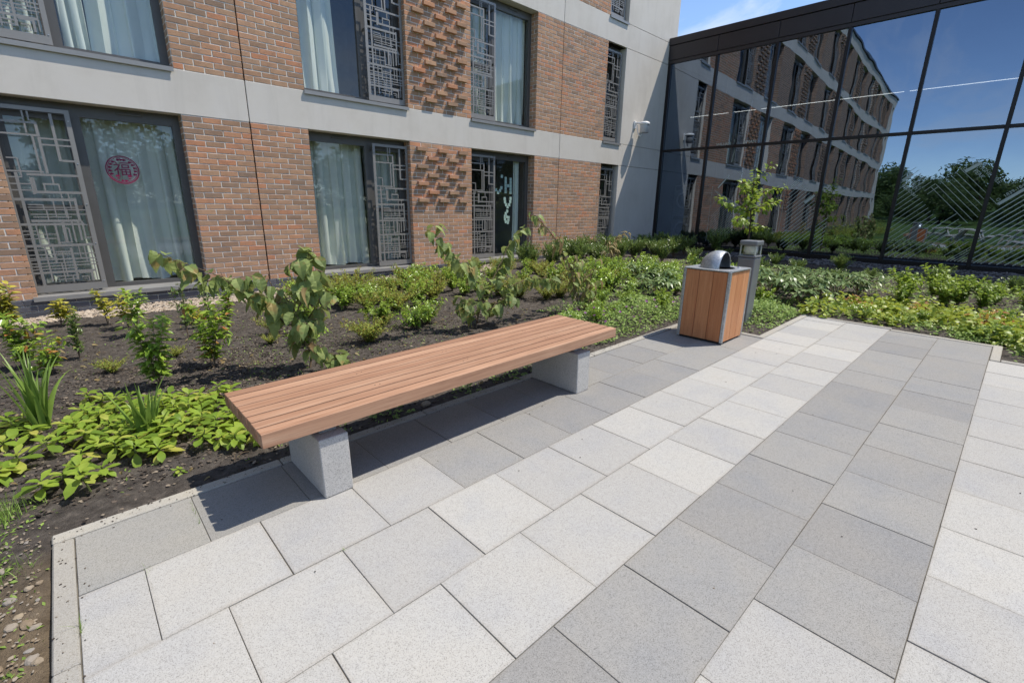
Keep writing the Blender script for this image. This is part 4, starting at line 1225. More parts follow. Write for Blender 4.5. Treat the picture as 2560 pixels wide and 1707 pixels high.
def smooth_path(pts, n=5):
    P = [Vector(p) for p in pts]
    if len(P) < 3: return [P[0].lerp(P[-1], i / n) for i in range(n + 1)]
    out = []
    Q = [P[0] * 2 - P[1]] + P + [P[-1] * 2 - P[-2]]
    for i in range(1, len(Q) - 2):
        a, b, c, d = Q[i - 1], Q[i], Q[i + 1], Q[i + 2]
        for k in range(n):
            t = k / n
            out.append(0.5 * ((2 * b) + (c - a) * t + (2 * a - 5 * b + 4 * c - d) * t * t + (3 * b - a - 3 * c + d) * t * t * t))
    out.append(P[-1])
    return out

def leaves_on(path, r, dens, size, hang, start=0.15, spread=1.0, bare=0.0, pet=0.12):
    L = 0; seg = []
    for a, b in zip(path[:-1], path[1:]):
        seg.append((L, a, b)); L += (b - a).length
    n = max(1, int(L * dens)); out = []
    for k in range(n):
        s = L * (start + (1 - start) * (k + r.random() * 0.8) / n)
        if r.random() < bare: continue
        for (l0, a, b) in seg:
            d = (b - a).length
            if l0 <= s <= l0 + d + 1e-6:
                p = a.lerp(b, (s - l0) / max(d, 1e-6)); t = (b - a).normalized(); break
        else: continue
        side = Vector((r.gauss(0, 1), r.gauss(0, 1), r.gauss(0, 0.6))); side -= t * side.dot(t)
        if side.length < 1e-3: continue
        side.normalize()
        d = (t * 0.45 + side * spread * r.uniform(0.5, 1.2) + Vector((0, 0, -hang * r.uniform(0.6, 1.4)))).normalized()
        up = Vector((r.gauss(0, 0.35), r.gauss(0, 0.35), 1.0))
        sz = r.uniform(*size) * (1 - 0.25 * (s / L) ** 3)
        out.append(frame_M(p + (side * 0.8 + t * 0.4) * (sz * pet * r.uniform(0.3, 2.2)), d, up, sz))
    return out

def put_leaves(root, key, Ms, r, name='leaf'):
    ms = LS[key][1]
    for M in Ms: inst(name, r.choice(ms), root, M)

def joined_leaves(name, key, Ms, r, parent=None):
    T = LS[key][0]
    me = batch_mesh(name, [v for v, f in T], [f for v, f in T], [(r.randrange(len(T)), npM(M)) for M in Ms], LS[key][2], True)
    return inst(name, me, parent)

def path_shrub(name, base, paths, key, label, cat, seed, dens=45, size=(0.06, 0.1), hang=0.6, rad=0.006, twigs=0, extra=None, stemmat=None, bare=0.0, group=None, start=0.15, twlen=(0.08, 0.2)):
    r = random.Random(seed)
    o = empty(name, base); tag(o, label, cat, group)
    B = Vector(base); st = MB(); Ms = []
    allp = []
    for i, p in enumerate(paths):
        pts = smooth_path([Vector(q) - B for q in p], 4)
        pts = [q + Vector((r.gauss(0, 0.004), r.gauss(0, 0.004), r.gauss(0, 0.004))) if 0 < k else q for k, q in enumerate(pts)]
        m = len(pts); rr = rad * (1.0 if i == 0 else 0.7)
        st.tube(pts, [rr * (1 - 0.72 * k / (m - 1)) for k in range(m)], 5)
        allp.append(pts)
        Ms += leaves_on(pts, r, dens, size, hang, start, bare=bare)
    for _ in range(twigs):
        pts = r.choice(allp); k = r.randrange(len(pts) // 4, len(pts)); p0 = pts[k]
        d = Vector((r.gauss(0, 1), r.gauss(0, 1), r.uniform(-0.2, 1.0))).normalized(); L = r.uniform(*twlen)
        tw = smooth_path([p0, p0 + d * L * 0.5 + Vector((0, 0, 0.01)), p0 + d * L + Vector((0, 0, -0.02))], 3)
        st.tube(tw, [rad * 0.4, *[rad * 0.3] * (len(tw) - 2), rad * 0.15], 4)
        Ms += leaves_on(tw, r, dens * 1.1, size, hang, 0.2, bare=bare)
    st.obj('stem', stemmat or M_TWIG, o)
    if extra:
        k2, frac = extra
        A = [M for M in Ms if r.random() < frac]; Bm = [M for M in Ms if not any(M is a for a in A)]
        put_leaves(o, k2, A, r); put_leaves(o, key, Bm, r)
    else: put_leaves(o, key, Ms, r)
    return o

# ---- the three tall shrubs with large drooping leaves
z0 = gz(1.4) - 0.02
path_shrub('drooping_shrub', (1.34, -4.02, z0), [
    [(1.34, -4.02, z0), (1.37, -4.0, 0.2), (1.32, -4.0, 0.36), (1.24, -3.98, 0.59), (1.14, -3.97, 0.69), (1.12, -3.97, 0.81)],
    [(1.34, -3.97, 0.31), (1.17, -3.92, 0.43), (1.06, -3.9, 0.58), (0.90, -3.9, 0.76), (0.66, -3.9, 0.88), (0.53, -3.9, 0.95), (0.42, -3.9, 1.02)],
    [(1.14, -3.97, 0.54), (0.98, -4.02, 0.66), (0.85, -4.0, 0.75), (0.79, -4.0, 0.85)],
    [(1.29, -4.05, 0.36), (1.41, -4.1, 0.53), (1.44, -4.1, 0.63)],
    [(1.28, -4.05, 0.5), (1.31, -4.1, 0.64), (1.35, -4.1, 0.80), (1.42, -4.1, 0.93), (1.44, -4.1, 0.98)],
    [(1.32, -4.1, 0.26), (1.44, -4.2, 0.16), (1.58, -4.22, 0.08)],
    [(1.34, -4.05, 0.15), (1.27, -4.12, 0.30), (1.24, -4.18, 0.44), (1.20, -4.2, 0.55)]],
    'hazel', 'tall shrub with large drooping ribbed leaves arching left behind the bench end', 'shrub', 31, 29, (0.08, 0.155), 0.95, 0.009, twigs=24, twlen=(0.10, 0.24), extra=('dry', 0.05))
z0 = gz(3.1) - 0.02
path_shrub('drooping_shrub', (3.16, -4.0, z0), [
    [(3.16, -4.0, z0), (3.2, -4.0, 0.24), (3.27, -4.0, 0.44), (3.15, -4.0, 0.57), (3.03, -4.0, 0.69), (2.89, -4.0, 0.83), (2.76, -4.0, 0.97), (2.6, -4.0, 1.09)],
    [(3.27, -4.0, 0.44), (3.43, -3.98, 0.56), (3.56, -3.97, 0.74), (3.75, -3.95, 1.0), (4.0, -3.95, 1.11)],
    [(3.25, -4.0, 0.38), (3.58, -4.03, 0.43), (3.8, -4.05, 0.50), (4.2, -4.05, 0.50), (4.42, -4.05, 0.42)],
    [(3.18, -4.02, 0.1), (3.05, -4.08, 0.28), (3.02, -4.1, 0.42)], [(3.2, -4.02, 0.18), (3.35, -4.12, 0.30), (3.42, -4.15, 0.36)]],
    'hazel', 'tall shrub with large ribbed leaves forking both ways behind bench middle', 'shrub', 33, 28, (0.08, 0.155), 0.95, 0.009, twigs=20, twlen=(0.10, 0.22))
z0 = gz(4.6) - 0.02
path_shrub('drooping_shrub', (4.63, -4.3, z0), [
    [(4.63, -4.3, z0), (4.47, -4.3, 0.32), (4.41, -4.3, 0.56), (4.25, -4.3, 0.8), (4.01, -4.3, 1.05), (3.79, -4.3, 1.21), (3.67, -4.3, 1.29)],
    [(4.6, -4.3, 0.15), (4.75, -4.3, 0.36), (4.86, -4.3, 0.66), (4.98, -4.3, 0.72)],
    [(4.62, -4.32, 0.1), (4.62, -4.35, 0.4), (4.66, -4.36, 0.62)], [(4.55, -4.3, 0.2), (4.52, -4.22, 0.5), (4.58, -4.2, 0.7)], [(4.6, -4.3, 0.1), (4.70, -4.38, 0.22), (4.76, -4.4, 0.12)]],
    'hazel', 'tall half-withered shrub with brown dry leaves near the bench right end', 'shrub', 35, 30, (0.06, 0.115), 0.95, 0.009, twigs=24, twlen=(0.10, 0.22), extra=('dry', 0.42), bare=0.25)
path_shrub('dry_sapling', (7.15, -2.8, gz(7.1) - 0.02), [[(7.15, -2.8, gz(7.1) - 0.02), (7.2, -2.8, 0.55), (7.48, -2.8, 0.75), (7.62, -2.8, 0.84), (7.75, -2.8, 0.83)], [(7.3, -2.8, 0.62), (7.42, -2.75, 0.6), (7.5, -2.75, 0.5)]], 'dry', 'withered brown sapling among the dark evergreens before the concrete wall', 'shrub', 37, 34, (0.07, 0.11), 0.6, 0.006, twigs=6)

# ---- young tree behind the bollard
def young_tree():
    bx, by = 10.37, -4.0; B = Vector((bx, by, gz(bx) - 0.02)); r = random.Random(41)
    k = (bx * bx + (by + 7.93) ** 2) ** 0.5 / ((7.99) ** 2 + (3.03) ** 2) ** 0.5
    def pt(x, z):            # points measured on the plane y=-4.9, carried back to the tree's own distance
        f = (x, -4.9 + 7.93, z - 1.344); q = Vector((f[0] * k, f[1] * k - 7.93, f[2] * k + 1.344)); return q - B
    o = empty('young_tree', B); tag(o, 'young yellow-green tree behind the bollard in front of dark glass', 'tree')
    tr = [Vector((0, 0, 0)), pt(8.08, 0.87), pt(7.99, 1.38), pt(7.95, 1.67), pt(7.91, 1.94)]
    tb = MB(); P = smooth_path(tr, 5); m = len(P); tb.tube(P, [0.020 * (1 - 0.75 * i / (m - 1)) for i in range(m)], 6)
    br = [[pt(7.99, 1.38), pt(8.15, 1.62), pt(8.37, 2.02)], [pt(8.0, 1.28), pt(7.55, 1.38), pt(6.95, 1.49)], [pt(7.99, 1.36), pt(8.69, 1.47), pt(9.10, 1.54)], [pt(8.02, 1.15), pt(7.52, 1.16), pt(7.16, 1.22)], [pt(8.04, 1.05), pt(8.37, 1.07), pt(8.73, 1.04)],
          [pt(7.97, 1.5), pt(7.6, 1.68), pt(7.42, 1.74)], [pt(7.97, 1.5), pt(8.5, 1.62), pt(9.0, 1.72)], [pt(7.95, 1.6), pt(8.2, 1.72), pt(8.3, 1.80)], [pt(8.0, 1.33), pt(8.3, 1.3), pt(8.62, 1.35)], [pt(8.0, 1.35), pt(7.8, 1.45), pt(7.65, 1.5)]]
    Ms = leaves_on(P, r, 34, (0.075, 0.125), 0.3, 0.42, pet=0.35)
    for b in br:
        b = [b[0], b[1] + Vector((r.gauss(0, 0.05), r.gauss(0, 0.14), 0)), b[2] + Vector((r.gauss(0, 0.05), r.gauss(0, 0.22), 0))]
        q = smooth_path(b, 5); m = len(q); tb.tube(q, [0.008 * (1 - 0.7 * i / (m - 1)) for i in range(m)], 4)
        Ms += leaves_on(q, r, 40, (0.075, 0.125), 0.35, 0.15, pet=0.35)
    tb.obj('trunk', M_BARK, o)
    cr = joined_leaves('crown', 'tree', Ms, r, o)
young_tree()

# ---- generic upright shrub made of stems carrying leaves
def up_paths(r, h, n, spread, base=(0, 0, 0)):
    out = []
    for k in range(n):
        a = r.uniform(0, 6.28); s = spread * r.uniform(0.2, 1.0); hh = h * r.uniform(0.65, 1.0)
        out.append([Vector(base), Vector((base[0] + s * 0.35 * math.cos(a), base[1] + s * 0.35 * math.sin(a), base[2] + hh * 0.5)), Vector((base[0] + s * math.cos(a), base[1] + s * math.sin(a), base[2] + hh))])
    return out
def near_shrub(name, x, y, h, n, spread, key, label, seed, dens=60, size=(0.03, 0.05), hang=0.1, extra=None, cat='shrub', start=0.15, twigs=0):
    r = random.Random(seed); z = soil_z(x, y) - 0.005
    P = [[Vector((x, y, z)) + q for q in p] for p in up_paths(r, h, n, spread)]
    return path_shrub(name, (x, y, z), P, key, label, cat, seed, dens, size, hang, 0.0045, twigs, extra, start=start, twlen=(0.04, 0.09))
near_shrub('holly_shrub', -0.08, -2.44, 0.46, 4, 0.10, 'holly', 'small upright dark green shrub on bare soil below left window', 51, 120, (0.028, 0.045), -0.1, twigs=12)
near_shrub('holly_shrub', 0.75, -2.35, 0.60, 3, 0.07, 'holly', 'slim upright dark shrub in front of the left window sill', 52, 80, (0.028, 0.045), -0.1, start=0.25, twigs=12)
near_shrub('holly_shrub', 1.05, -1.90, 0.60, 2, 0.10, 'holly', 'slim dark shrub by right end of the left window sill', 53, 80, (0.028, 0.045), -0.1, start=0.3, twigs=10)
near_shrub('laurel_shrub', 0.33, -3.74, 0.62, 6, 0.13, 'gloss', 'glossy light green upright shrub left of the bench', 54, 95, (0.06, 0.095), 0.25, twigs=8)
near_shrub('laurel_shrub', 0.38, -1.92, 0.52, 4, 0.13, 'gloss', 'glossy green shrub with dark branching stem before the gravel strip', 55, 75, (0.055, 0.09), 0.15, start=0.3, twigs=6)
near_shrub('mahonia_shrub', 0.74, -3.47, 0.55, 5, 0.16, 'maho', 'leafy shrub with orange tinted leaves left of the drooping shrub', 56, 85, (0.055, 0.095), 0.15, ('red', 0.10), twigs=7)
near_shrub('mahonia_shrub', 1.08, -2.31, 0.50, 4, 0.15, 'maho', 'leafy green shrub with reddish tips under the arching branch', 57, 80, (0.05, 0.085), 0.1, ('red', 0.10), start=0.3, twigs=6)
near_shrub('mahonia_shrub', -0.42, -2.45, 0.50, 6, 0.20, 'maho', 'bushy dark green shrub at left edge below yellow plant', 58, 85, (0.05, 0.085), 0.1, ('red', 0.05), twigs=8)
near_shrub('mahonia_shrub', -0.26, -2.80, 0.32, 5, 0.14, 'maho', 'low shrub with orange new leaves at left, above strap-leaved clump', 59, 80, (0.05, 0.08), 0.1, ('red', 0.2), twigs=5)
VARL = ['tall yellow variegated shrub at left picture edge by brick wall', 'low yellow variegated shrub in front of lattice screen', 'yellow variegated shrub on thin stems under the left window', 'yellow variegated shrub right beside its twin under the left window', 'small yellow shrub on soil below right side of left window']
for k, ((x, y), h, n) in enumerate(zip([(-0.55, -1.05), (-0.18, -0.89), (0.20, -1.11), (0.36, -1.39), (0.93, -1.65)], [0.62, 0.30, 0.42, 0.38, 0.2], [6, 5, 3, 3, 5])):
    near_shrub('variegated_shrub', x, y, h, n, 0.12, 'var', VARL[k], 61 + k, 80, (0.055, 0.095), 0.15, start=0.3)

# ---- strap-leaved clumps: every blade its own mesh
def strap_clump(x, y, n, L, label, seed):
    r = random.Random(seed); z = soil_z(x, y) - 0.01
    o = empty('strap_leaf_plant', (x, y, z)); tag(o, label, 'plant')
    for k in range(n):
        a = r.uniform(0, 6.28); lean = r.uniform(0.1, 0.85); ln = L * r.uniform(0.55, 1.0); w = r.uniform(0.009, 0.017)
        b = MB(); m = 9; prev = None
        bend = r.uniform(0.3, 1.3) * lean
        for i in range(m):
            t = i / (m - 1); th = lean * 0.5 + bend * t * t
            if i == 0: p = Vector((r.uniform(-0.03, 0.03), r.uniform(-0.03, 0.03), 0)); 
            else: p = p + Vector((math.cos(a) * math.sin(th), math.sin(a) * math.sin(th), math.cos(th))) * ln / (m - 1)
            ww = w * (1 - t ** 2.2) * (0.7 + 0.6 * math.sin(math.pi * min(1, t + 0.2))) + 0.0008
            sx = Vector((-math.sin(a), math.cos(a), 0)) * ww; nm = Vector((math.cos(a) * math.cos(th), math.sin(a) * math.cos(th), -math.sin(th))) * ww * 0.35
            b.v += [tuple(p - sx + nm), tuple(p), tuple(p + sx + nm)]
            if i:
                q = 3 * i; b.f += [(q - 3, q - 2, q + 1, q), (q - 2, q - 1, q + 2, q + 1)]
        b.obj('blade', L_STRAP, o, smooth=True)
strap_clump(-0.30, -4.06, 30, 0.60, 'clump of long strap leaves at left above lime rosettes', 71)
strap_clump(0.16, -4.66, 24, 0.42, 'upright strap-leaved clump in the middle of lime rosettes', 72)

# ---- lime rosettes
ROS = [(-0.39,-3.88),(-0.33,-4.02),(-0.41,-4.05),(-0.46,-4.21),(-0.35,-4.21),(-0.45,-3.87),(-0.49,-3.99),(-0.06,-3.74),(-0.11,-4.01),(-0.03,-3.93),(0.0,-4.12),(0.06,-4.01),(-0.05,-4.22),(-0.1,-4.29),(-0.14,-4.35),(-0.02,-4.41),(0.02,-4.5),(0.08,-4.58),(0.12,-4.76),(0.08,-4.92),(0.26,-4.87),(0.26,-4.59),(0.4,-4.49),(0.34,-4.58),(0.48,-4.41),(0.61,-4.28),(0.54,-4.5),(0.57,-4.7),(0.42,-4.79),(0.48,-4.82),(0.57,-4.91),(0.36,-4.99),(0.46,-5.03),(0.52,-5.11),(0.61,-5.04),(-0.22,-4.45),(-0.25,-4.53),(-0.16,-4.76),(-0.12,-4.56),(-0.17,-4.14),(0.09,-4.36),(0.26,-4.36),(0.2,-4.97),(0.33,-4.81),(0.03,-4.68),(-0.05,-4.62),(0.36,-4.36),(0.11,-4.20),(0.66,-4.62),(0.68,-4.82),(0.18,-4.24),(0.45,-4.66),(0.30,-4.70)]
ROSL = [(-0.28,-5.02),(-0.21,-4.95),(-0.12,-5.1),(-0.16,-4.88),(-0.05,-5.0),(-0.42,-4.66),(-0.37,-4.60),(-0.46,-4.72),(0.22,-5.18)]
_r = random.Random(12)
while len(ROS) < 84:
    x, y = _r.uniform(-0.2, 0.70), _r.uniform(-5.2, -3.9)
    if not (-4.66 - 0.7 * (x + 0.15) < y < -3.86 - 0.6 * (x + 0.1)): continue
    if min((x - a) ** 2 + (y - b) ** 2 for a, b in ROS) < 0.0052: continue
    ROS.append((x, y))
def rosette(x, y, sc_, label, group, seed):
    r = random.Random(seed); z = soil_z(x, y) - 0.005
    o = empty('rosette_plant', (x, y, z)); tag(o, label, 'plant', group)
    h = r.uniform(0.05, 0.12) * sc_
    tilt = Vector((r.gauss(0, 0.15), r.gauss(0, 0.15), 1)).normalized()
    top = tilt * h
    MB().tube([(0, 0, 0), tuple(top * 0.6), tuple(top)], [0.0045, 0.0045, 0.003], 5).obj('stem', M_STEM, o)
    a0 = r.uniform(0, 6.28); n = r.randint(9, 13)
    for k in range(n):
        t = k / n; a = a0 + k * 2.4 + r.uniform(-0.25, 0.25)
        el = -0.25 + 1.15 * t + r.uniform(-0.15, 0.15)
        d = Vector((math.cos(a) * math.cos(el), math.sin(a) * math.cos(el), math.sin(el)))
        s = (0.090 - 0.042 * t) * sc_ * r.uniform(0.62, 1.25)
        inst('leaf', r.choice(LS['lime'][1]), o, frame_M(top * (0.55 + 0.45 * t), d, Vector((0, 0, 1)) - d * 0.2, s))
for k, (x, y) in enumerate(ROS):
    if x < -0.3 and y > -4.3: q = 'at the left picture edge below the long strap leaves'
    else:
        t_ = (y + 4.25 + 0.65 * (x + 0.1)) / 0.42          # across the band, back to front
        row = 'back' if t_ > 0.35 else ('front' if t_ < -0.45 else 'middle')
        col = 'left of the upright strap clump' if x < 0.05 else ('around the upright strap clump' if x < 0.32 else ('between strap clump and bench' if x < 0.52 else 'next to the bench end'))
        q = 'in the ' + row + ' of the patch, ' + col
    rosette(x, y, 1.12, 'lime green rosette plant ' + q, 'lime rosettes ' + q, 200 + k)
rl = ['leftmost of the lime rosettes along soil nearest paving corner', 'second lime rosette from the left nearest the paving corner', 'lime rosette third from left nearest paving corner', 'lime rosette behind the row nearest the paving corner', 'rightmost lime rosette of the row nearest the paving corner', 'lime rosette alone at left edge above the grass tuft', 'lime rosette alone at left edge above the grass tuft', 'lime rosette alone at left edge above the grass tuft', 'small lime seedling on bare soil beside the kerb']
for k, (x, y) in enumerate(ROSL):
    rosette(x, y, 0.55 if k == 8 else 1.12, rl[k], 'lime rosettes at far left' if 5 <= k <= 7 else None, 300 + k)

# ---- plants further back: a few meshes of each kind, placed as single plants
def mound_mesh(name, key, h, rad, n, size, seed, up=0.3):
    r = random.Random(seed); Ms = []
    for k in range(n):
        a = r.uniform(0, 6.28); q = math.sqrt(r.random()); ph = r.uniform(0.15, 1.0)
        lump = 1 + 0.25 * math.sin(3 * a + seed) + 0.15 * math.sin(7 * a)
        rr = rad * q * lump; top = h * (1 - 0.6 * q * q) * (0.8 + 0.35 * math.sin(5 * a + 3 * q + seed))
        p = Vector((rr * math.cos(a), rr * math.sin(a), max(0.01, top * ph)))
        d = Vector((math.cos(a) * (0.4 + q) + r.gauss(0, 0.5), math.sin(a) * (0.4 + q) + r.gauss(0, 0.5), up + r.gauss(0, 0.35)))
        Ms.append(frame_M(p, d, Vector((r.gauss(0, 0.5), r.gauss(0, 0.5), 1)), r.uniform(*size)))
    T = LS[key][0]
    return batch_mesh(name, [v for v, f in T], [f for v, f in T], [(r.randrange(len(T)), npM(M)) for M in Ms], LS[key][2], True)
def spray_mesh(name, key, h, spread, stems, dens, size, seed, hang=-0.2, start=0.1, rad=0.004):
    r = random.Random(seed); Ms = []; st = MB()
    for p in up_paths(r, h, stems, spread):
        q = smooth_path(p, 4); st.tube(q, [rad * (1 - 0.6 * i / (len(q) - 1)) for i in range(len(q))], 4); Ms += leaves_on(q, r, dens, size, hang, start)
    T = LS[key][0]
    return batch_mesh(name, [v for v, f in T], [f for v, f in T], [(r.randrange(len(T)), npM(M)) for M in Ms], LS[key][2], True), st.mesh('stem', M_TWIG)
def place(name, meshes, x, y, s, label, group, cat='shrub', r=rng, stem=None):
    o = empty(name, (x, y, soil_z(x, y) - 0.01), r.uniform(0, 6.28)); o.scale = (s, s, s * r.uniform(0.9, 1.12)); tag(o, label, cat, group)
    k = r.randrange(len(meshes)); m = meshes[k]
    if isinstance(m, tuple):
        inst('foliage', m[0], o); inst('stem', m[1], o)
    else: inst('foliage', m, o)
    return o
def jit(x, y, a=0.06): return x + rng.gauss(0, a), y + rng.gauss(0, a)

LONM = [spray_mesh('foliage', 'small', 0.36, 0.36, 34, 110, (0.028, 0.050), 400 + k, 0.0) for k in range(4)]
LON = [(2.28,-1.17),(2.42,-1.67),(2.43,-2.18),(2.69,-2.35),(2.85,-2.66),(3.3,-2.48),(1.87,-2.35),(2.94,-0.95),(3.56,-1.44),(3.69,-2.44),(4.1,-2.39),(4.51,-1.22),(4.14,-2.85),(4.58,-2.82),(5.6,-1.57),(5.33,-2.52),(5.9,-2.47),(6.37,-1.56),(5.57,-1.0),(4.18,-1.02),(4.92,-3.4),(4.4,-3.37),(3.1,-1.5),(3.9,-1.8),(4.7,-1.9),(5.1,-1.3),(3.3,-1.95),(5.0,-2.2),(4.5,-2.3),(2.9,-2.0),(5.5,-3.0),(5.9,-3.1),(6.2,-2.1),(5.2,-3.5),(4.8,-3.0),(2.2,-1.4),(2.65,-1.35),(3.4,-1.0),(3.75,-1.3),(4.3,-1.6),(4.9,-0.95),(5.4,-1.8),(6.0,-1.2),(6.4,-2.6),(3.0,-1.75),(3.6,-2.1),(2.15,-1.95),(4.2,-2.1),(6.6,-1.7),(6.9,-2.2),(5.7,-3.4),(6.3,-3.5),(2.6,-1.9),(4.0,-0.95),(5.2,-0.8)]
for x, y in [(2.55, -3.1), (3.0, -3.3), (3.75, -3.1), (1.9, -2.75), (0.1, -3.1), (0.55, -2.9), (1.3, -3.1)]:
    place('box_leaf_shrub', LONM, x, y, rng.uniform(0.3, 0.45), 'tiny green seedling shrub on bare soil between larger plants', 'seedling shrubs on the bare soil')

DARKM = [spray_mesh('foliage', 'dark', 0.55, 0.34, 26, 75, (0.065, 0.11), 420 + k, -0.6, 0.25) for k in range(3)]
DARK = [(7.4,-0.8),(8.25,-0.54),(8.81,-0.5),(9.49,-0.5),(10.22,-0.5),(11.02,-0.5),(11.59,-0.62),(11.26,-1.36),(11.15,-1.92),(7.84,-1.45),(8.54,-1.61),(9.22,-1.72),(9.87,-1.76),(7.09,-1.52),(9.9,-2.4),(12.1,-0.6),(12.6,-0.7),(12.0,-1.3),(12.6,-1.4),(10.5,-1.2),(9.8,-1.1),(9.0,-1.1),(8.2,-1.05),(10.6,-1.9),(11.8,-2.0),(12.5,-2.2),(6.9,-0.9)]
for x, y in DARK:
    x, y = jit(x, y, 0.08); 
    q = ('under the window with paper squares' if x < 8.1 else 'in front of the right hand brick pier' if x < 10.3 else 'under the narrow screened window' if x < 11.4 else 'before the shaded concrete bay') + ('' if y > -1.2 else ', outer row')
    place('evergreen_shrub', DARKM, x, y, rng.uniform(0.75, 1.05), 'upright evergreen ' + q, 'evergreens ' + q)

MIXM = [spray_mesh('foliage', 'gloss', 0.38, 0.32, 18, 70, (0.05, 0.08), 430 + k, 0.1, 0.2) for k in range(3)]
for x, y in [(6.65,-2.52),(6.95,-2.78),(7.25,-3.05),(7.07,-3.52),(7.72,-3.47),(7.52,-3.93),(6.07,-3.7),(5.82,-3.47),(5.97,-3.98),(5.28,-3.97),(6.5,-3.2),(8.1,-2.9),(8.5,-3.4),(8.3,-4.0),(7.9,-4.4),(8.9,-2.7),(9.3,-3.4),(9.1,-4.0),(6.9,-3.9),(7.4,-4.6),(7.3,-2.6),(7.9,-2.4),(6.3,-2.9),(8.7,-4.5),(8.4,-4.9),(5.6,-3.8),(6.6,-4.5)]:
    x, y = jit(x, y); 
    q = ('left of the litter bin' if x < 6.7 else 'behind the litter bin' if x < 7.8 else 'behind the bollard') + (', far row' if y > -3.0 else ', near row' if y < -3.9 else '')
    place('leafy_shrub', MIXM, x, y, rng.uniform(0.8, 1.2), 'mid green leafy shrub ' + q, 'leafy shrubs ' + q)

def rhodo_mesh(seed):
    r = random.Random(seed); Ms = []; st = MB()
    for k in range(13):
        a = r.uniform(0, 6.28); s = 0.26 * math.sqrt(r.random()); h = r.uniform(0.14, 0.36)
        top = Vector((s * math.cos(a), s * math.sin(a), h)); st.tube([(0, 0, 0), tuple(top * 0.6 + Vector((0, 0, 0.03))), tuple(top)], [0.006, 0.005, 0.004], 4)
        n = r.randint(8, 11); a0 = r.uniform(0, 6.28)
        for q in range(n):
            an = a0 + 6.28 * q / n + r.uniform(-0.2, 0.2); el = r.uniform(-0.25, 0.45)
            d = Vector((math.cos(an) * math.cos(el), math.sin(an) * math.cos(el), math.sin(el))); Ms.append(frame_M(top, d, Vector((0, 0, 1)), r.uniform(0.10, 0.15)))
        Ms.append(frame_M(top, Vector((r.gauss(0, 0.3), r.gauss(0, 0.3), 1)), Vector((1, 0, 0)), 0.07))
    T = LS['rhodo'][0]
    return batch_mesh('foliage', [v for v, f in T], [f for v, f in T], [(r.randrange(3), npM(M)) for M in Ms], L_RHODO, True), st.mesh('stem', M_TWIG)
RHM = [rhodo_mesh(440 + k) for k in range(3)]
for k, (x, y) in enumerate([(6.5,-4.25),(7.1,-4.25),(6.16,-4.5),(6.7,-3.9)]):
    place('rhododendron', RHM, x, y, rng.uniform(0.85, 1.1), 'rhododendron with glossy whorled leaves left of the litter bin', 'rhododendrons left of the bin')
for k, (x, y) in enumerate([(7.28,-5.60),(7.30,-6.0),(7.75,-6.11),(8.3,-6.2),(7.9,-5.45),(8.5,-5.75),(8.7,-6.4),(7.6,-5.1)]):
    place('rhododendron', RHM, x, y, rng.uniform(0.9, 1.2), 'glossy rhododendron right of the bollard, ' + ('nearest the bollard' if x < 7.7 else 'behind the yellow-green carpet' if y < -6.0 else 'in the back row'), 'rhododendrons right of the bollard, ' + ('near' if x < 7.7 else 'front' if y < -6.0 else 'back'))

LOWM = [mound_mesh('foliage', 'vinca', 0.09, 0.13, 90, (0.02, 0.035), 480 + k) for k in range(2)]
TELM = [mound_mesh('foliage', 'tell', 0.20, 0.22, 190, (0.035, 0.065), 450 + k, 0.15) for k in range(4)]
REDM = [mound_mesh('foliage', 'red', 0.20, 0.16, 70, (0.045, 0.075), 460 + k, 0.15) for k in range(2)]
TELL = [(6.83,-6.38),(6.9,-6.55),(6.84,-6.8),(6.80,-7.0),(6.84,-7.2),(7.5,-6.38),(7.56,-6.62),(7.46,-6.88),(7.52,-7.1),(7.11,-7.33),(6.78,-7.50),(6.75,-7.70),(6.80,-7.90),(7.07,-7.56),(7.1,-7.75),(6.98,-8.0),(8.09,-7.18),(7.97,-7.41),(7.86,-7.62),(7.8,-7.86),(7.74,-8.07),(7.9,-6.75),(7.2,-6.45),(7.2,-6.9),(7.4,-7.5),(7.5,-7.95),(7.25,-8.15),(8.2,-6.9),(6.30,-8.25),(6.6,-8.2),(6.9,-8.35),(7.4,-8.4),(8.0,-8.3)]
for x, y in TELL:
    x, y = jit(x, y, 0.04); 
    q = ('along the kerb' if x < 7.0 else 'second band from the kerb' if x < 7.6 else 'back of the carpet') + (' beyond the light paving strip' if y > -7.14 else ' beyond the dark paving strip' if y > -7.95 else ' at the right picture edge')
    u = rng.random()
    if u > 0.72: place('low_plant', LOWM if u > 0.86 else MIXM, x, y, 1.5 if u > 0.86 else rng.uniform(0.4, 0.55), 'mid green small-leaved plant, ' + q, 'mid green plants, ' + q, 'plant')
    else: place('heuchera_plant', TELM, x, y, rng.uniform(0.8, 1.2), 'yellow-green lobed-leaf plant, ' + q, 'yellow-green plants, ' + q, 'plant')
REDL = ['orange-red leaved plant amid yellow-green carpet right of centre', 'small orange-red plant in carpet above the light paving end', 'orange tinted plant near the glossy rhododendrons', 'largest red-leaved plant in carpet near right picture edge']
for k, (x, y, s) in enumerate([(7.55, -7.25, 0.7), (7.3, -6.75, 0.65), (7.75, -6.52, 0.7), (7.28, -7.88, 1.0)]):
    o = place('red_leaf_plant', REDM, x, y, s, REDL[k], None, 'plant'); o.location.z += 0.05

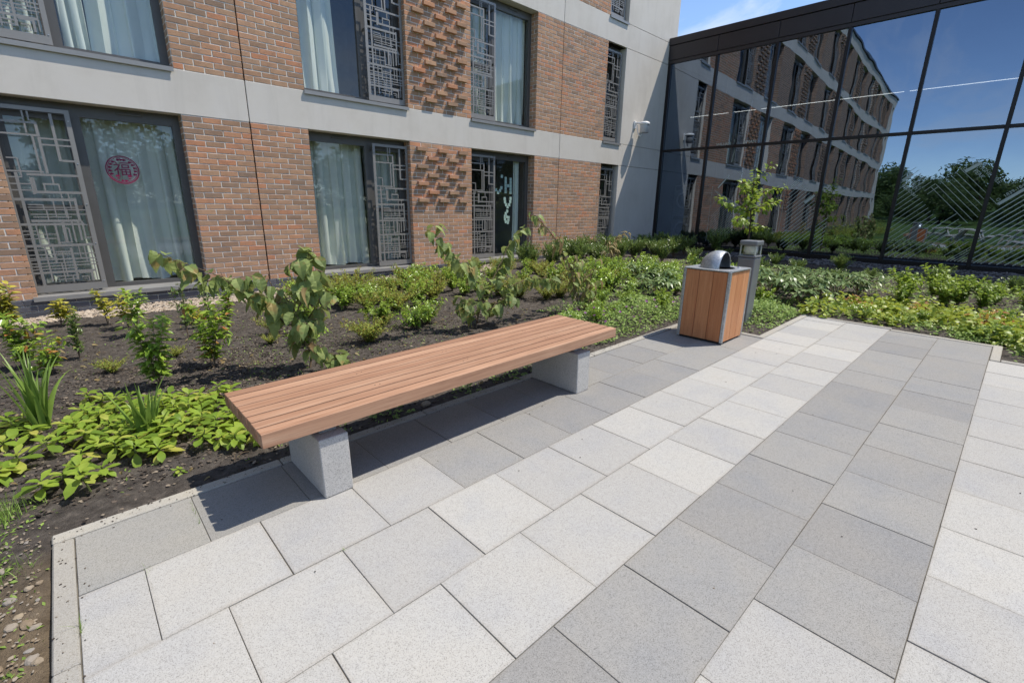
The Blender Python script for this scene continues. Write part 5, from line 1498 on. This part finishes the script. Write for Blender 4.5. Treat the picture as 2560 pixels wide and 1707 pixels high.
SHRM = [spray_mesh('foliage', 'tree', 0.44, 0.26, 16, 75, (0.045, 0.075), 470 + k, -0.2, 0.15) for k in range(3)]
for x, y in [(8.3,-6.95),(8.6,-7.0),(8.45,-7.35),(8.7,-7.5),(8.6,-7.8),(9.14,-7.77),(8.75,-8.15),(9.6,-8.15),(9.2,-7.2),(9.3,-8.4)]:
    x, y = jit(x, y, 0.05); 
    q = 'just right of the rhododendrons' if y > -7.25 else 'behind the red-leaved plant' if y > -7.85 else 'at the right picture edge'
    place('yellow_green_shrub', SHRM, x, y, rng.uniform(0.75, 1.1), 'upright yellow-green shrub before the dark glass ' + q, 'yellow-green shrubs ' + q)
for x, y in [(9.9,-6.8),(9.74,-7.22),(10.1,-7.5),(10.6,-7.9),(10.2,-6.2),(11.0,-7.1),(10.48,-2.9),(10.34,-3.5),(9.3,-4.7),(9.3,-5.3),(9.5,-5.9),(10.3,-5.0),(10.9,-4.4),(11.2,-5.6),(11.3,-3.2)]:
    x, y = jit(x, y, 0.06); 
    q = 'behind the young tree' if y > -4.2 else 'behind the bollard' if y > -5.95 else 'right of the rhododendrons' if y > -7.1 else 'at the right picture edge'
    place('shade_shrub', DARKM, x, y, rng.uniform(0.45, 0.7), 'dark shrub at the foot of the glass wall, ' + q, 'shaded shrubs ' + q)

for x, y in LON:
    x, y = jit(x, y)
    if 1.8 < x < 5.2 and y > -1.25: y -= 0.35
    q = ('left of the middle window' if x < 2.7 else 'below the middle ground floor window' if x < 4.6 else 'below the textured brick pier' if x < 5.5 else 'below the window with paper squares') + (', by the gravel' if y > -1.6 else ', near the bench' if y < -2.6 else '')
    u = rng.random()
    if u < 0.42: place('box_leaf_shrub', LONM, x, y, rng.uniform(0.7, 1.1), 'low small-leaved shrub ' + q, 'low shrubs ' + q)
    elif u < 0.72: place('yellow_green_shrub', SHRM, x, y, rng.uniform(0.65, 1.0), 'loose yellow-green shrub ' + q, 'yellow-green shrubs ' + q)
    else: place('leafy_shrub', MIXM, x, y, rng.uniform(0.65, 1.0), 'broader-leaved green shrub ' + q, 'broad-leaved shrubs ' + q)

for k, (x, y) in enumerate([(2.63,-3.55),(2.05,-3.70),(2.34,-3.35),(1.55,-3.4),(1.45,-2.75),(1.75,-3.0),(2.9,-3.45)]):
    place('box_leaf_shrub', [MIXM, LONM, SHRM][k % 3], x, y, rng.uniform(0.6, 0.85), 'small sparse green shrub alone on dark soil behind the bench', 'sparse shrubs on the open soil behind the bench')

# ---- ground cover that reads as one mass
def carpet(name, key, polys, n, size, hmax, label, cat, seed, up=0.5):
    r = random.Random(seed); Ms = []
    for k in range(n):
        (xa, xb, ya, yb) = r.choice(polys); x, y = r.uniform(xa, xb), r.uniform(ya, yb)
        if in_paving(x, y, -0.02): continue
        lump = 0.55 + 0.45 * math.sin(4.3 * x + 2 * math.sin(3.1 * y)) * math.sin(5.1 * y + 1.0)
        edge = min(1, max(0.2, min(x - xa, xb - x, y - ya, yb - y) / 0.25))
        if lump * edge < 0.16 and r.random() < 0.7: continue
        z = soil_z(x, y) + hmax * lump * edge * r.uniform(0.3, 1.0)
        d = Vector((r.gauss(0, 1), r.gauss(0, 1), up * r.gauss(0.6, 0.6)))
        Ms.append(frame_M((x, y, z), d, Vector((r.gauss(0, 0.35), r.gauss(0, 0.35), 1)), r.uniform(*size)))
    o = joined_leaves(name, key, Ms, r); tag(o, label, cat, kind='stuff'); return o
carpet('ground_cover', 'vinca', [(3.5, 5.5, -5.35, -4.35), (4.2, 6.3, -5.35, -3.9), (5.15, 7.3, -6.22, -4.9), (5.5, 6.7, -6.24, -5.2)], 15000, (0.022, 0.042), 0.25, 'dense small-leaved ground cover round the litter bin', 'ground cover', 81)
carpet('ground_cover', 'vinca', [(6.0, 7.6, -9.8, -8.1), (6.55, 7.2, -8.3, -7.6)], 6000, (0.022, 0.04), 0.16, 'dense small-leaved ground cover at right edge of paving', 'ground cover', 82)
carpet('low_weeds', 'weed', [(-0.8, 4.2, -5.3, -0.9), (0.7, 3.2, -5.35, -2.6), (-0.8, -0.27, -6.4, -4.9)], 5200, (0.012, 0.026), 0.014, 'tiny weed seedlings scattered over bare soil', 'weeds', 83)
carpet('shade_planting', 'vinca', [(8.2, 11.2, -9.5, -2.5)], 7000, (0.03, 0.055), 0.10, 'low shaded planting towards the glass wall', 'ground cover', 84)

for k, (x, y) in enumerate([(5.25,-4.55),(4.85,-4.7),(5.65,-4.85),(4.35,-4.75),(5.9,-5.15),(3.9,-4.7),(5.35,-5.0),(6.3,-5.3),(6.7,-5.7),(5.0,-4.3)]):
    q = 'left of the litter bin' if x < 4.9 else 'close behind the litter bin' if x < 5.8 else 'right of the bollard'
    place('leafy_shrub', [SHRM, MIXM][k % 2], x, y, rng.uniform(0.5, 0.72), 'fresh green shrub rising from the ground cover ' + q, 'shrubs in the ground cover ' + q)
def flowers():
    r = random.Random(9); me = None
    b = MB()
    for k in range(5):
        a = 6.283 * k / 5; c, s = math.cos(a), math.sin(a); c2, s2 = math.cos(a + 0.5), math.sin(a + 0.5); c3, s3 = math.cos(a - 0.5), math.sin(a - 0.5)
        b.add([(0, 0, 0), (0.012 * c3, 0.012 * s3, 0.003), (0.018 * c, 0.018 * s, 0.004), (0.012 * c2, 0.012 * s2, 0.003)], [(0, 1, 2, 3)])
    me = b.mesh('petal', L_PURPLE); sm = MB().tube([(0, 0, -0.10), (0.004, 0, -0.05), (0, 0, 0)], 0.0015, 4).mesh('stem', M_STEM)
    for k in range(34):
        x, y = (r.uniform(3.6, 5.4), r.uniform(-5.3, -4.5)) if k < 30 else [(0.98, -5.36), (1.35, -5.35), (0.93, -5.3), (2.0, -5.36)][k - 30]
        o = empty('purple_flower', (x, y, soil_z(x, y) + (r.uniform(0.15, 0.22) if k < 30 else 0.1)), r.uniform(0, 6)); o.rotation_euler = (r.gauss(0.35, 0.3), r.gauss(0, 0.3), r.uniform(0, 6))
        tag(o, 'small purple flower in the ground cover left of the litter bin' if k < 30 else 'small purple flower under the bench by the kerb', 'flower', 'purple flowers in the ground cover' if k < 30 else 'purple flowers under the bench')
        inst('petals', me, o); inst('stem', sm, o)
flowers()
for x, y in [(0.95, -5.33), (1.35, -5.33), (1.98, -5.34), (2.4, -5.33), (2.75, -5.32), (3.1, -5.3), (3.35, -5.2)]:
    place('low_plant', LOWM, x, y, rng.uniform(0.8, 1.1), 'low green plant at the kerb under the bench', 'low plants under the bench', 'plant')

# ---- loose surface material
def pebble(seed, flat=0.6):
    r = random.Random(seed); b = bmesh.new(); bmesh.ops.create_icosphere(b, subdivisions=1, radius=1.0)
    for v in b.verts: v.co *= r.uniform(0.75, 1.15); v.co.z *= flat
    V = np.array([tuple(v.co) for v in b.verts]); F = [tuple(v.index for v in f.verts) for f in b.faces]; b.free(); return V, F
PEB = [pebble(k) for k in range(5)]
def scatter(name, mat, regions, n, size, label, cat, seed, flat=(0.6, 1.0), zoff=0.0, smooth=False):
    r = random.Random(seed); Ms = []
    for k in range(n):
        (xa, xb, ya, yb) = regions[k % len(regions)]; x, y = r.uniform(xa, xb), r.uniform(ya, yb)
        if in_paving(x, y, 0.03): continue
        s = r.uniform(*size) * (1 + (r.random() < 0.08) * 0.6)
        M = Matrix.Translation((x, y, soil_z(x, y) + zoff + r.uniform(0, 0.006))) @ Matrix.Rotation(r.uniform(0, 6.28), 4, 'Z') @ Matrix.Rotation(r.gauss(0, 0.3), 4, 'X') @ Matrix.Diagonal((s * r.uniform(0.8, 1.5), s, s * r.uniform(*flat), 1))
        Ms.append((r.randrange(5), npM(M)))
    o = inst(name, batch_mesh(name, [v for v, f in PEB], [f for v, f in PEB], Ms, mat, smooth)); tag(o, label, cat, kind='stuff')
scatter('gravel_strip', M_GRAVEL, [(-1.2, 0.2, -0.50, 0.0), (0.2, 1.6, -0.62, 0.0), (1.6, 3.4, -0.85, 0.0), (3.4, 5.6, -0.85, 0.0), (5.6, 7.0, -0.7, 0.0)], 9000, (0.010, 0.019), 'pale gravel strip along the foot of the brick wall', 'gravel', 91, zoff=0.004)
scatter('slate_chippings', M_CHIP, [(12.2, 13.38, -9.5, -2.0)], 5000, (0.015, 0.03), 'dark slate chippings at the foot of the glass wall', 'gravel', 92, (0.2, 0.4), 0.012)
scatter('mulch', M_MULCH, [(-0.9, 4.6, -5.42, -0.7), (0.4, 3.6, -5.42, -2.6), (4.6, 8.5, -6.2, -2.0), (-0.6, 1.2, -5.2, -3.0)], 19000, (0.004, 0.010), 'dark bark mulch crumbs over the planting bed', 'mulch', 93, (0.3, 0.7), 0.002)
scatter('small_stones', M_STONE, [(-0.85, -0.26, -6.9, -5.35), (-0.6, -0.26, -6.5, -5.2)], 800, (0.003, 0.007), 'small stones in sandy soil left of the kerb', 'gravel', 94, (0.5, 0.8), 0.003)
def crumbs():
    r = random.Random(66); Ms = []
    for k in range(620):
        u = r.random()
        if u < 0.78: x, y = r.uniform(-0.25, 5.0), -5.44 - abs(r.gauss(0, 0.045))
        elif u < 0.86: x, y = -0.25 + abs(r.gauss(0, 0.04)), r.uniform(-7.0, -5.5)
        else: x, y = r.uniform(-0.2, 5.6), r.uniform(-9.0, -5.6)
        s_ = r.uniform(0.0012, 0.004)
        Ms.append((r.randrange(5), npM(Matrix.Translation((x, y, gz(x) + (0.008 if y > -5.5 or x < -0.19 else 0.002))) @ Matrix.Rotation(r.uniform(0, 6), 4, 'Z') @ Matrix.Diagonal((s_ * 1.4, s_, s_ * 0.7, 1)))))
    o = inst('soil_crumbs', batch_mesh('soil_crumbs', [v for v, f in PEB], [f for v, f in PEB], Ms, M_MULCH)); tag(o, 'soil crumbs spilled over kerb and slabs', 'soil', kind='stuff')
crumbs()
def litter():
    r = random.Random(55); Ms = []
    for k in range(420):
        x, y = r.uniform(-0.7, 4.4), r.uniform(-5.38, -0.9)
        Ms.append(frame_M((x, y, soil_z(x, y) + 0.012), Vector((r.gauss(0, 1), r.gauss(0, 1), r.gauss(0, 0.25))), Vector((r.gauss(0, 0.5), r.gauss(0, 0.5), 1)), r.uniform(0.02, 0.05)))
    o = joined_leaves('leaf_litter', 'dry', Ms, r); tag(o, 'dry fallen leaves scattered over the soil', 'leaf litter', kind='stuff')
    b = MB()
    for k in range(160):
        x, y = r.uniform(-0.7, 4.4), r.uniform(-5.38, -0.9); a = r.uniform(0, 6.28); L = r.uniform(0.03, 0.12); z = soil_z(x, y) + 0.010
        b.tube([(x, y, z), (x + L * 0.5 * math.cos(a), y + L * 0.5 * math.sin(a), z + 0.008), (x + L * math.cos(a + 0.2), y + L * math.sin(a + 0.2), z)], 0.0016, 4, False)
    o = b.obj('twig_litter', M_TWIG); tag(o, 'thin twigs scattered over the soil', 'twigs', kind='stuff')
litter()
def stones():
    r = random.Random(17); ms = []
    for k in range(5):
        rr = random.Random(60 + k); b = bmesh.new(); bmesh.ops.create_icosphere(b, subdivisions=2, radius=1.0)
        for v in b.verts: v.co *= 1 + 0.16 * math.sin(3 * v.co.x + k) * math.sin(4 * v.co.y + 2 * k) + rr.uniform(-0.06, 0.06); v.co.z *= 0.6
        me = bpy.data.meshes.new('stone'); b.to_mesh(me); b.free(); me.materials.append(M_STONE); ms.append(me)
    n = 0
    for k in range(45):
        x, y = r.uniform(-0.62, -0.285), r.uniform(-6.7, -5.46); s = r.uniform(0.009, 0.018)
        o = inst('stone', r.choice(ms), None, Matrix.Translation((x, y, soil_z(x, y) + s * 0.25)) @ Matrix.Rotation(r.uniform(0, 6.28), 4, 'Z') @ Matrix.Diagonal((s * r.uniform(0.9, 1.5), s, s, 1)))
        q = 'beside the kerb corner' if y > -5.8 else 'in the lower left picture corner' if y < -6.1 else 'halfway down the left kerb'; tag(o, 'loose pale stone on sandy soil ' + q, 'stone', 'loose stones ' + q)
    for (x, y, s, lb) in ((0.60, -4.2, 0.03, 'pale grey stone at the back of the lime rosette patch'), (1.62, -5.36, 0.03, 'brown stone under the bench by the kerb'), (2.42, -5.37, 0.018, 'pale stone under right half of the bench')):
        o = inst('stone', ms[0], None, Matrix.Translation((x, y, soil_z(x, y) + s * 0.3)) @ Matrix.Diagonal((s * 1.3, s, s, 1))); tag(o, lb, 'stone')
stones()

def grass_tuft(x, y, n, L, label, seed, w=0.0016, spread=0.5, mat=None, rad=0.02, line=None):
    r = random.Random(seed); z = (gz(x) - 0.012 if in_paving(x, y) else soil_z(x, y))
    o = empty('grass_tuft', (x, y, z)); tag(o, label, 'grass')
    b = MB()
    for k in range(n):
        a = r.uniform(0, 6.28); ln = L * r.uniform(0.4, 1.0); th0 = abs(r.gauss(0, spread)); m = 5
        p = Vector((r.gauss(0, rad), r.gauss(0, rad), 0)) if line is None else Vector((line[0] * r.uniform(-1, 1), line[1] * r.uniform(-1, 1), 0))
        for i in range(m):
            t = i / (m - 1); th = th0 * (0.4 + t)
            if i: p = p + Vector((math.cos(a) * math.sin(th), math.sin(a) * math.sin(th), math.cos(th))) * ln / (m - 1)
            sx = Vector((-math.sin(a), math.cos(a), 0)) * (w * (1 - t * 0.9))
            b.v += [tuple(p - sx), tuple(p + sx)]
            if i: q = len(b.v); b.f.append((q - 4, q - 3, q - 1, q - 2))
    b.obj('blades', mat or L_WEED, o)
grass_tuft(0.212, -5.66, 30, 0.055, 'fine grass in the slab joint left of the bench shadow', 1, 0.0009, 0.5, line=(0.002, 0.10))
grass_tuft(-0.186, -6.10, 22, 0.075, 'grass tuft in the joint beside the left kerb', 2, 0.0010, 0.45, line=(0.002, 0.02))
grass_tuft(0.005, -5.93, 14, 0.045, 'thin grass at the corner of the pale slab', 3, 0.0008, 0.7, line=(0.002, 0.03))
grass_tuft(0.595, -6.335, 14, 0.035, 'tiny weed at slab corner in front of the bench', 4, 0.0012, 1.0, line=(0.008, 0.004))
grass_tuft(-0.43, -5.12, 150, 0.13, 'green grass clump at left edge above the stones', 5, 0.0016, 0.55, rad=0.06)
grass_tuft(-0.40, -5.62, 60, 0.07, 'short yellowish grass clump among the stones at left edge', 6, 0.0015, 0.7, rad=0.05)
grass_tuft(1.02, -3.62, 40, 0.10, 'dry straw tuft on soil between shrubs left of the bench', 7, 0.0012, 1.0, L_DRY, 0.03)
def twine():
    o = MB().tube(smooth_path([(0.52, -3.68, gz(0) + 0.0), (0.68, -3.75, 0.04), (0.88, -3.8, 0.045), (1.02, -3.78, 0.03), (1.05, -3.85, 0.0)], 5), 0.002, 5).obj('twine', M_BLACKRUB)
    tag(o, 'thin dark cord lying on soil left of the bench', 'cord')
twine()

# ================================================================== surroundings (seen in the glass)
def far_tree_mesh(seed, h, rad):
    r = random.Random(seed); Ms = []
    blobs = []
    for k in range(16):
        a = r.uniform(0, 6.28); q = rad * 0.75 * math.sqrt(r.random()); blobs.append((Vector((q * math.cos(a), q * math.sin(a), h * r.uniform(0.35, 0.88))), rad * r.uniform(0.3, 0.5)))
    for k in range(1900):
        c, s = r.choice(blobs); d = Vector((r.gauss(0, 1), r.gauss(0, 1), r.gauss(0, 0.8))).normalized()
        p = c + d * s * r.uniform(0.7, 1.08)
        Ms.append(frame_M(p, Vector((r.gauss(0, 1), r.gauss(0, 1), r.gauss(0, 0.6))), d, r.uniform(0.35, 0.75)))
    T = LS['weed'][0]
    crown = batch_mesh('crown', [v for v, f in T], [f for v, f in T], [(r.randrange(2), npM(M)) for M in Ms], L_FAR)
    tb = MB(); tb.tube([(0, 0, -1), (0.1, 0, h * 0.3), (0, 0.1, h * 0.75)], [h * 0.03, h * 0.022, h * 0.008], 7)
    for k in range(5):
        c, s = blobs[k]; tb.tube([(0, 0, h * 0.3), tuple(c * 0.6 + Vector((0, 0, h * 0.12))), tuple(c)], [h * 0.012, h * 0.008, h * 0.003], 5)
    return crown, tb.mesh('trunk', M_BARK)
def surroundings():
    r = random.Random(99)
    TM = [far_tree_mesh(500 + k, 8.5, 3.6) for k in range(3)]
    def gh(x): return gz(x) - 0.14 + (min(9.0, (-55 - x) * 0.11) if x < -55 else 0)
    spots = [(-62 - r.uniform(0, 12), -36 + 5.0 * k + r.uniform(-1.5, 1.5)) for k in range(12)]
    spots += [(-50 - r.uniform(0, 5), y) for y in (-34, -26, -19, -12.5, -5.0)]
    spots += [(-57 - r.uniform(0, 4), -33 + 4.2 * k) for k in range(10)]
    spots += [(-84 - r.uniform(0, 14), -45 + 7 * k) for k in range(12)]
    for k, (x, y) in enumerate(spots):
        o = empty('far_tree', (x, y, gh(x)), r.uniform(0, 6)); s = r.uniform(0.5, 0.9); o.scale = (s, s, s * r.uniform(0.85, 1.1))
        tag(o, 'dark leafy tree on the far slope mirrored in the right panes', 'tree', 'trees mirrored in the glass')
        c, t_ = r.choice(TM); inst('crown', c, o); inst('trunk', t_, o)
    for k in range(26):
        x = -32 + 3.6 * k + r.uniform(-1, 1); y = -38 - r.uniform(0, 8)
        o = empty('far_tree', (x, y, gh(x)), r.uniform(0, 6)); s = r.uniform(0.75, 1.0); o.scale = (s, s, s)
        tag(o, 'leafy tree beyond the lawn behind the viewpoint', 'tree', 'trees behind the viewpoint')
        c, t_ = r.choice(TM); inst('crown', c, o); inst('trunk', t_, o)
    for k in range(26):
        x, y = -46 - r.uniform(0, 12), -34 + 1.7 * k + r.uniform(-0.8, 0.8)
        o = empty('far_shrub', (x, y, gh(x)), r.uniform(0, 6)); s = r.uniform(0.28, 0.5); o.scale = (s * 1.3, s * 1.3, s)
        tag(o, 'dark bush on the far slope mirrored below the trees', 'shrub', 'bushes mirrored in the glass'); c, t_ = r.choice(TM); inst('foliage', c, o)
    for k in range(30):  # unseen bushes, added to block the bright sky gap under the tree crowns
        x, y = -28 + 2.6 * k, -33 - r.uniform(0, 3)
        o = empty('far_shrub', (x, y, gh(x)), r.uniform(0, 6)); s = r.uniform(0.26, 0.36); o.scale = (s * 1.5, s * 1.5, s)
        tag(o, 'added bush behind the viewpoint, blocking bright sky in window reflections', 'shrub', 'added screening bushes behind the viewpoint'); c, t_ = r.choice(TM); inst('foliage', c, o)
    # hedges on the lawn left of the paving
    HM = [mound_mesh('foliage', 'small', 1.1, 0.9, 1500, (0.05, 0.09), 520 + k) for k in range(2)]
    for k, (x, y) in enumerate([(-4.2, -2.0), (-6.0, -1.7), (-8.1, -2.1), (-10.3, -1.8), (-12.6, -2.0), (-15.0, -1.8), (-18.0, -2.2), (-21, -2.0)]):
        o = empty('hedge_shrub', (x, y, gz(x) - 0.13), r.uniform(0, 6)); tag(o, 'rounded green shrub along the wall mirrored in the glass', 'shrub', 'shrubs along the far wall'); inst('foliage', r.choice(HM), o)
    # picnic tables of pale timber on the lawn
    WT = simple('pale_timber', (0.46, 0.44, 0.40), 0.8)
    def table(x, y, rz, label):
        o = empty('picnic_table', (x, y, gz(x) - 0.13), rz); tag(o, label, 'picnic table', 'picnic tables on the lawn')
        for k in range(5): MB().box(-0.9, 0.9, -0.36 + 0.146 * k, -0.36 + 0.146 * k + 0.135, 0.72, 0.76).obj('table_plank', WT, o)
        for sy in (-1, 1):
            for q in (0, 1): MB().box(-0.9, 0.9, sy * 0.72 - 0.14 + 0.146 * q, sy * 0.72 - 0.14 + 0.146 * q + 0.135, 0.42, 0.46).obj('seat_plank', WT, o)
        for sx in (-0.65, 0.65):
            MB().box(sx - 0.04, sx + 0.04, -0.84, 0.84, 0.34, 0.415).obj('cross_beam', WT, o)
            for sy in (-1, 1): MB().tube([(sx, sy * 0.62, 0), (sx, sy * 0.26, 0.72)], 0.05, 4).obj('leg', WT, o)
    table(-6.6, -7.4, 0.1, 'pale picnic table on the lawn mirrored in glass beside the bin'); table(-9.4, -9.4, -0.2, 'pale picnic table on the lawn mirrored at right edge of the glass'); table(-12.5, -6.4, 0.4, 'pale picnic table furthest off on the mirrored lawn')
    p = MB(); p.add([(-16, -9.0, gz(-16) - 0.118), (-0.3, -10.5, gz(-0.3) - 0.118), (-0.3, -12.5, gz(-0.3) - 0.118), (-16, -11.5, gz(-16) - 0.118)], [(0, 3, 2, 1)])
    o = p.obj('path', M_KERB); o['kind'] = 'structure'
    p = MB(); p.add([(-45, -30, gz(-45) - 0.12), (-40, -30, gz(-40) - 0.12), (-40, 4, gz(-40) - 0.12), (-45, 4, gz(-45) - 0.12)], [(0, 1, 2, 3)])
    o = p.obj('road', simple('asphalt', (0.10, 0.085, 0.075), 0.9)); o['kind'] = 'structure'
surroundings()
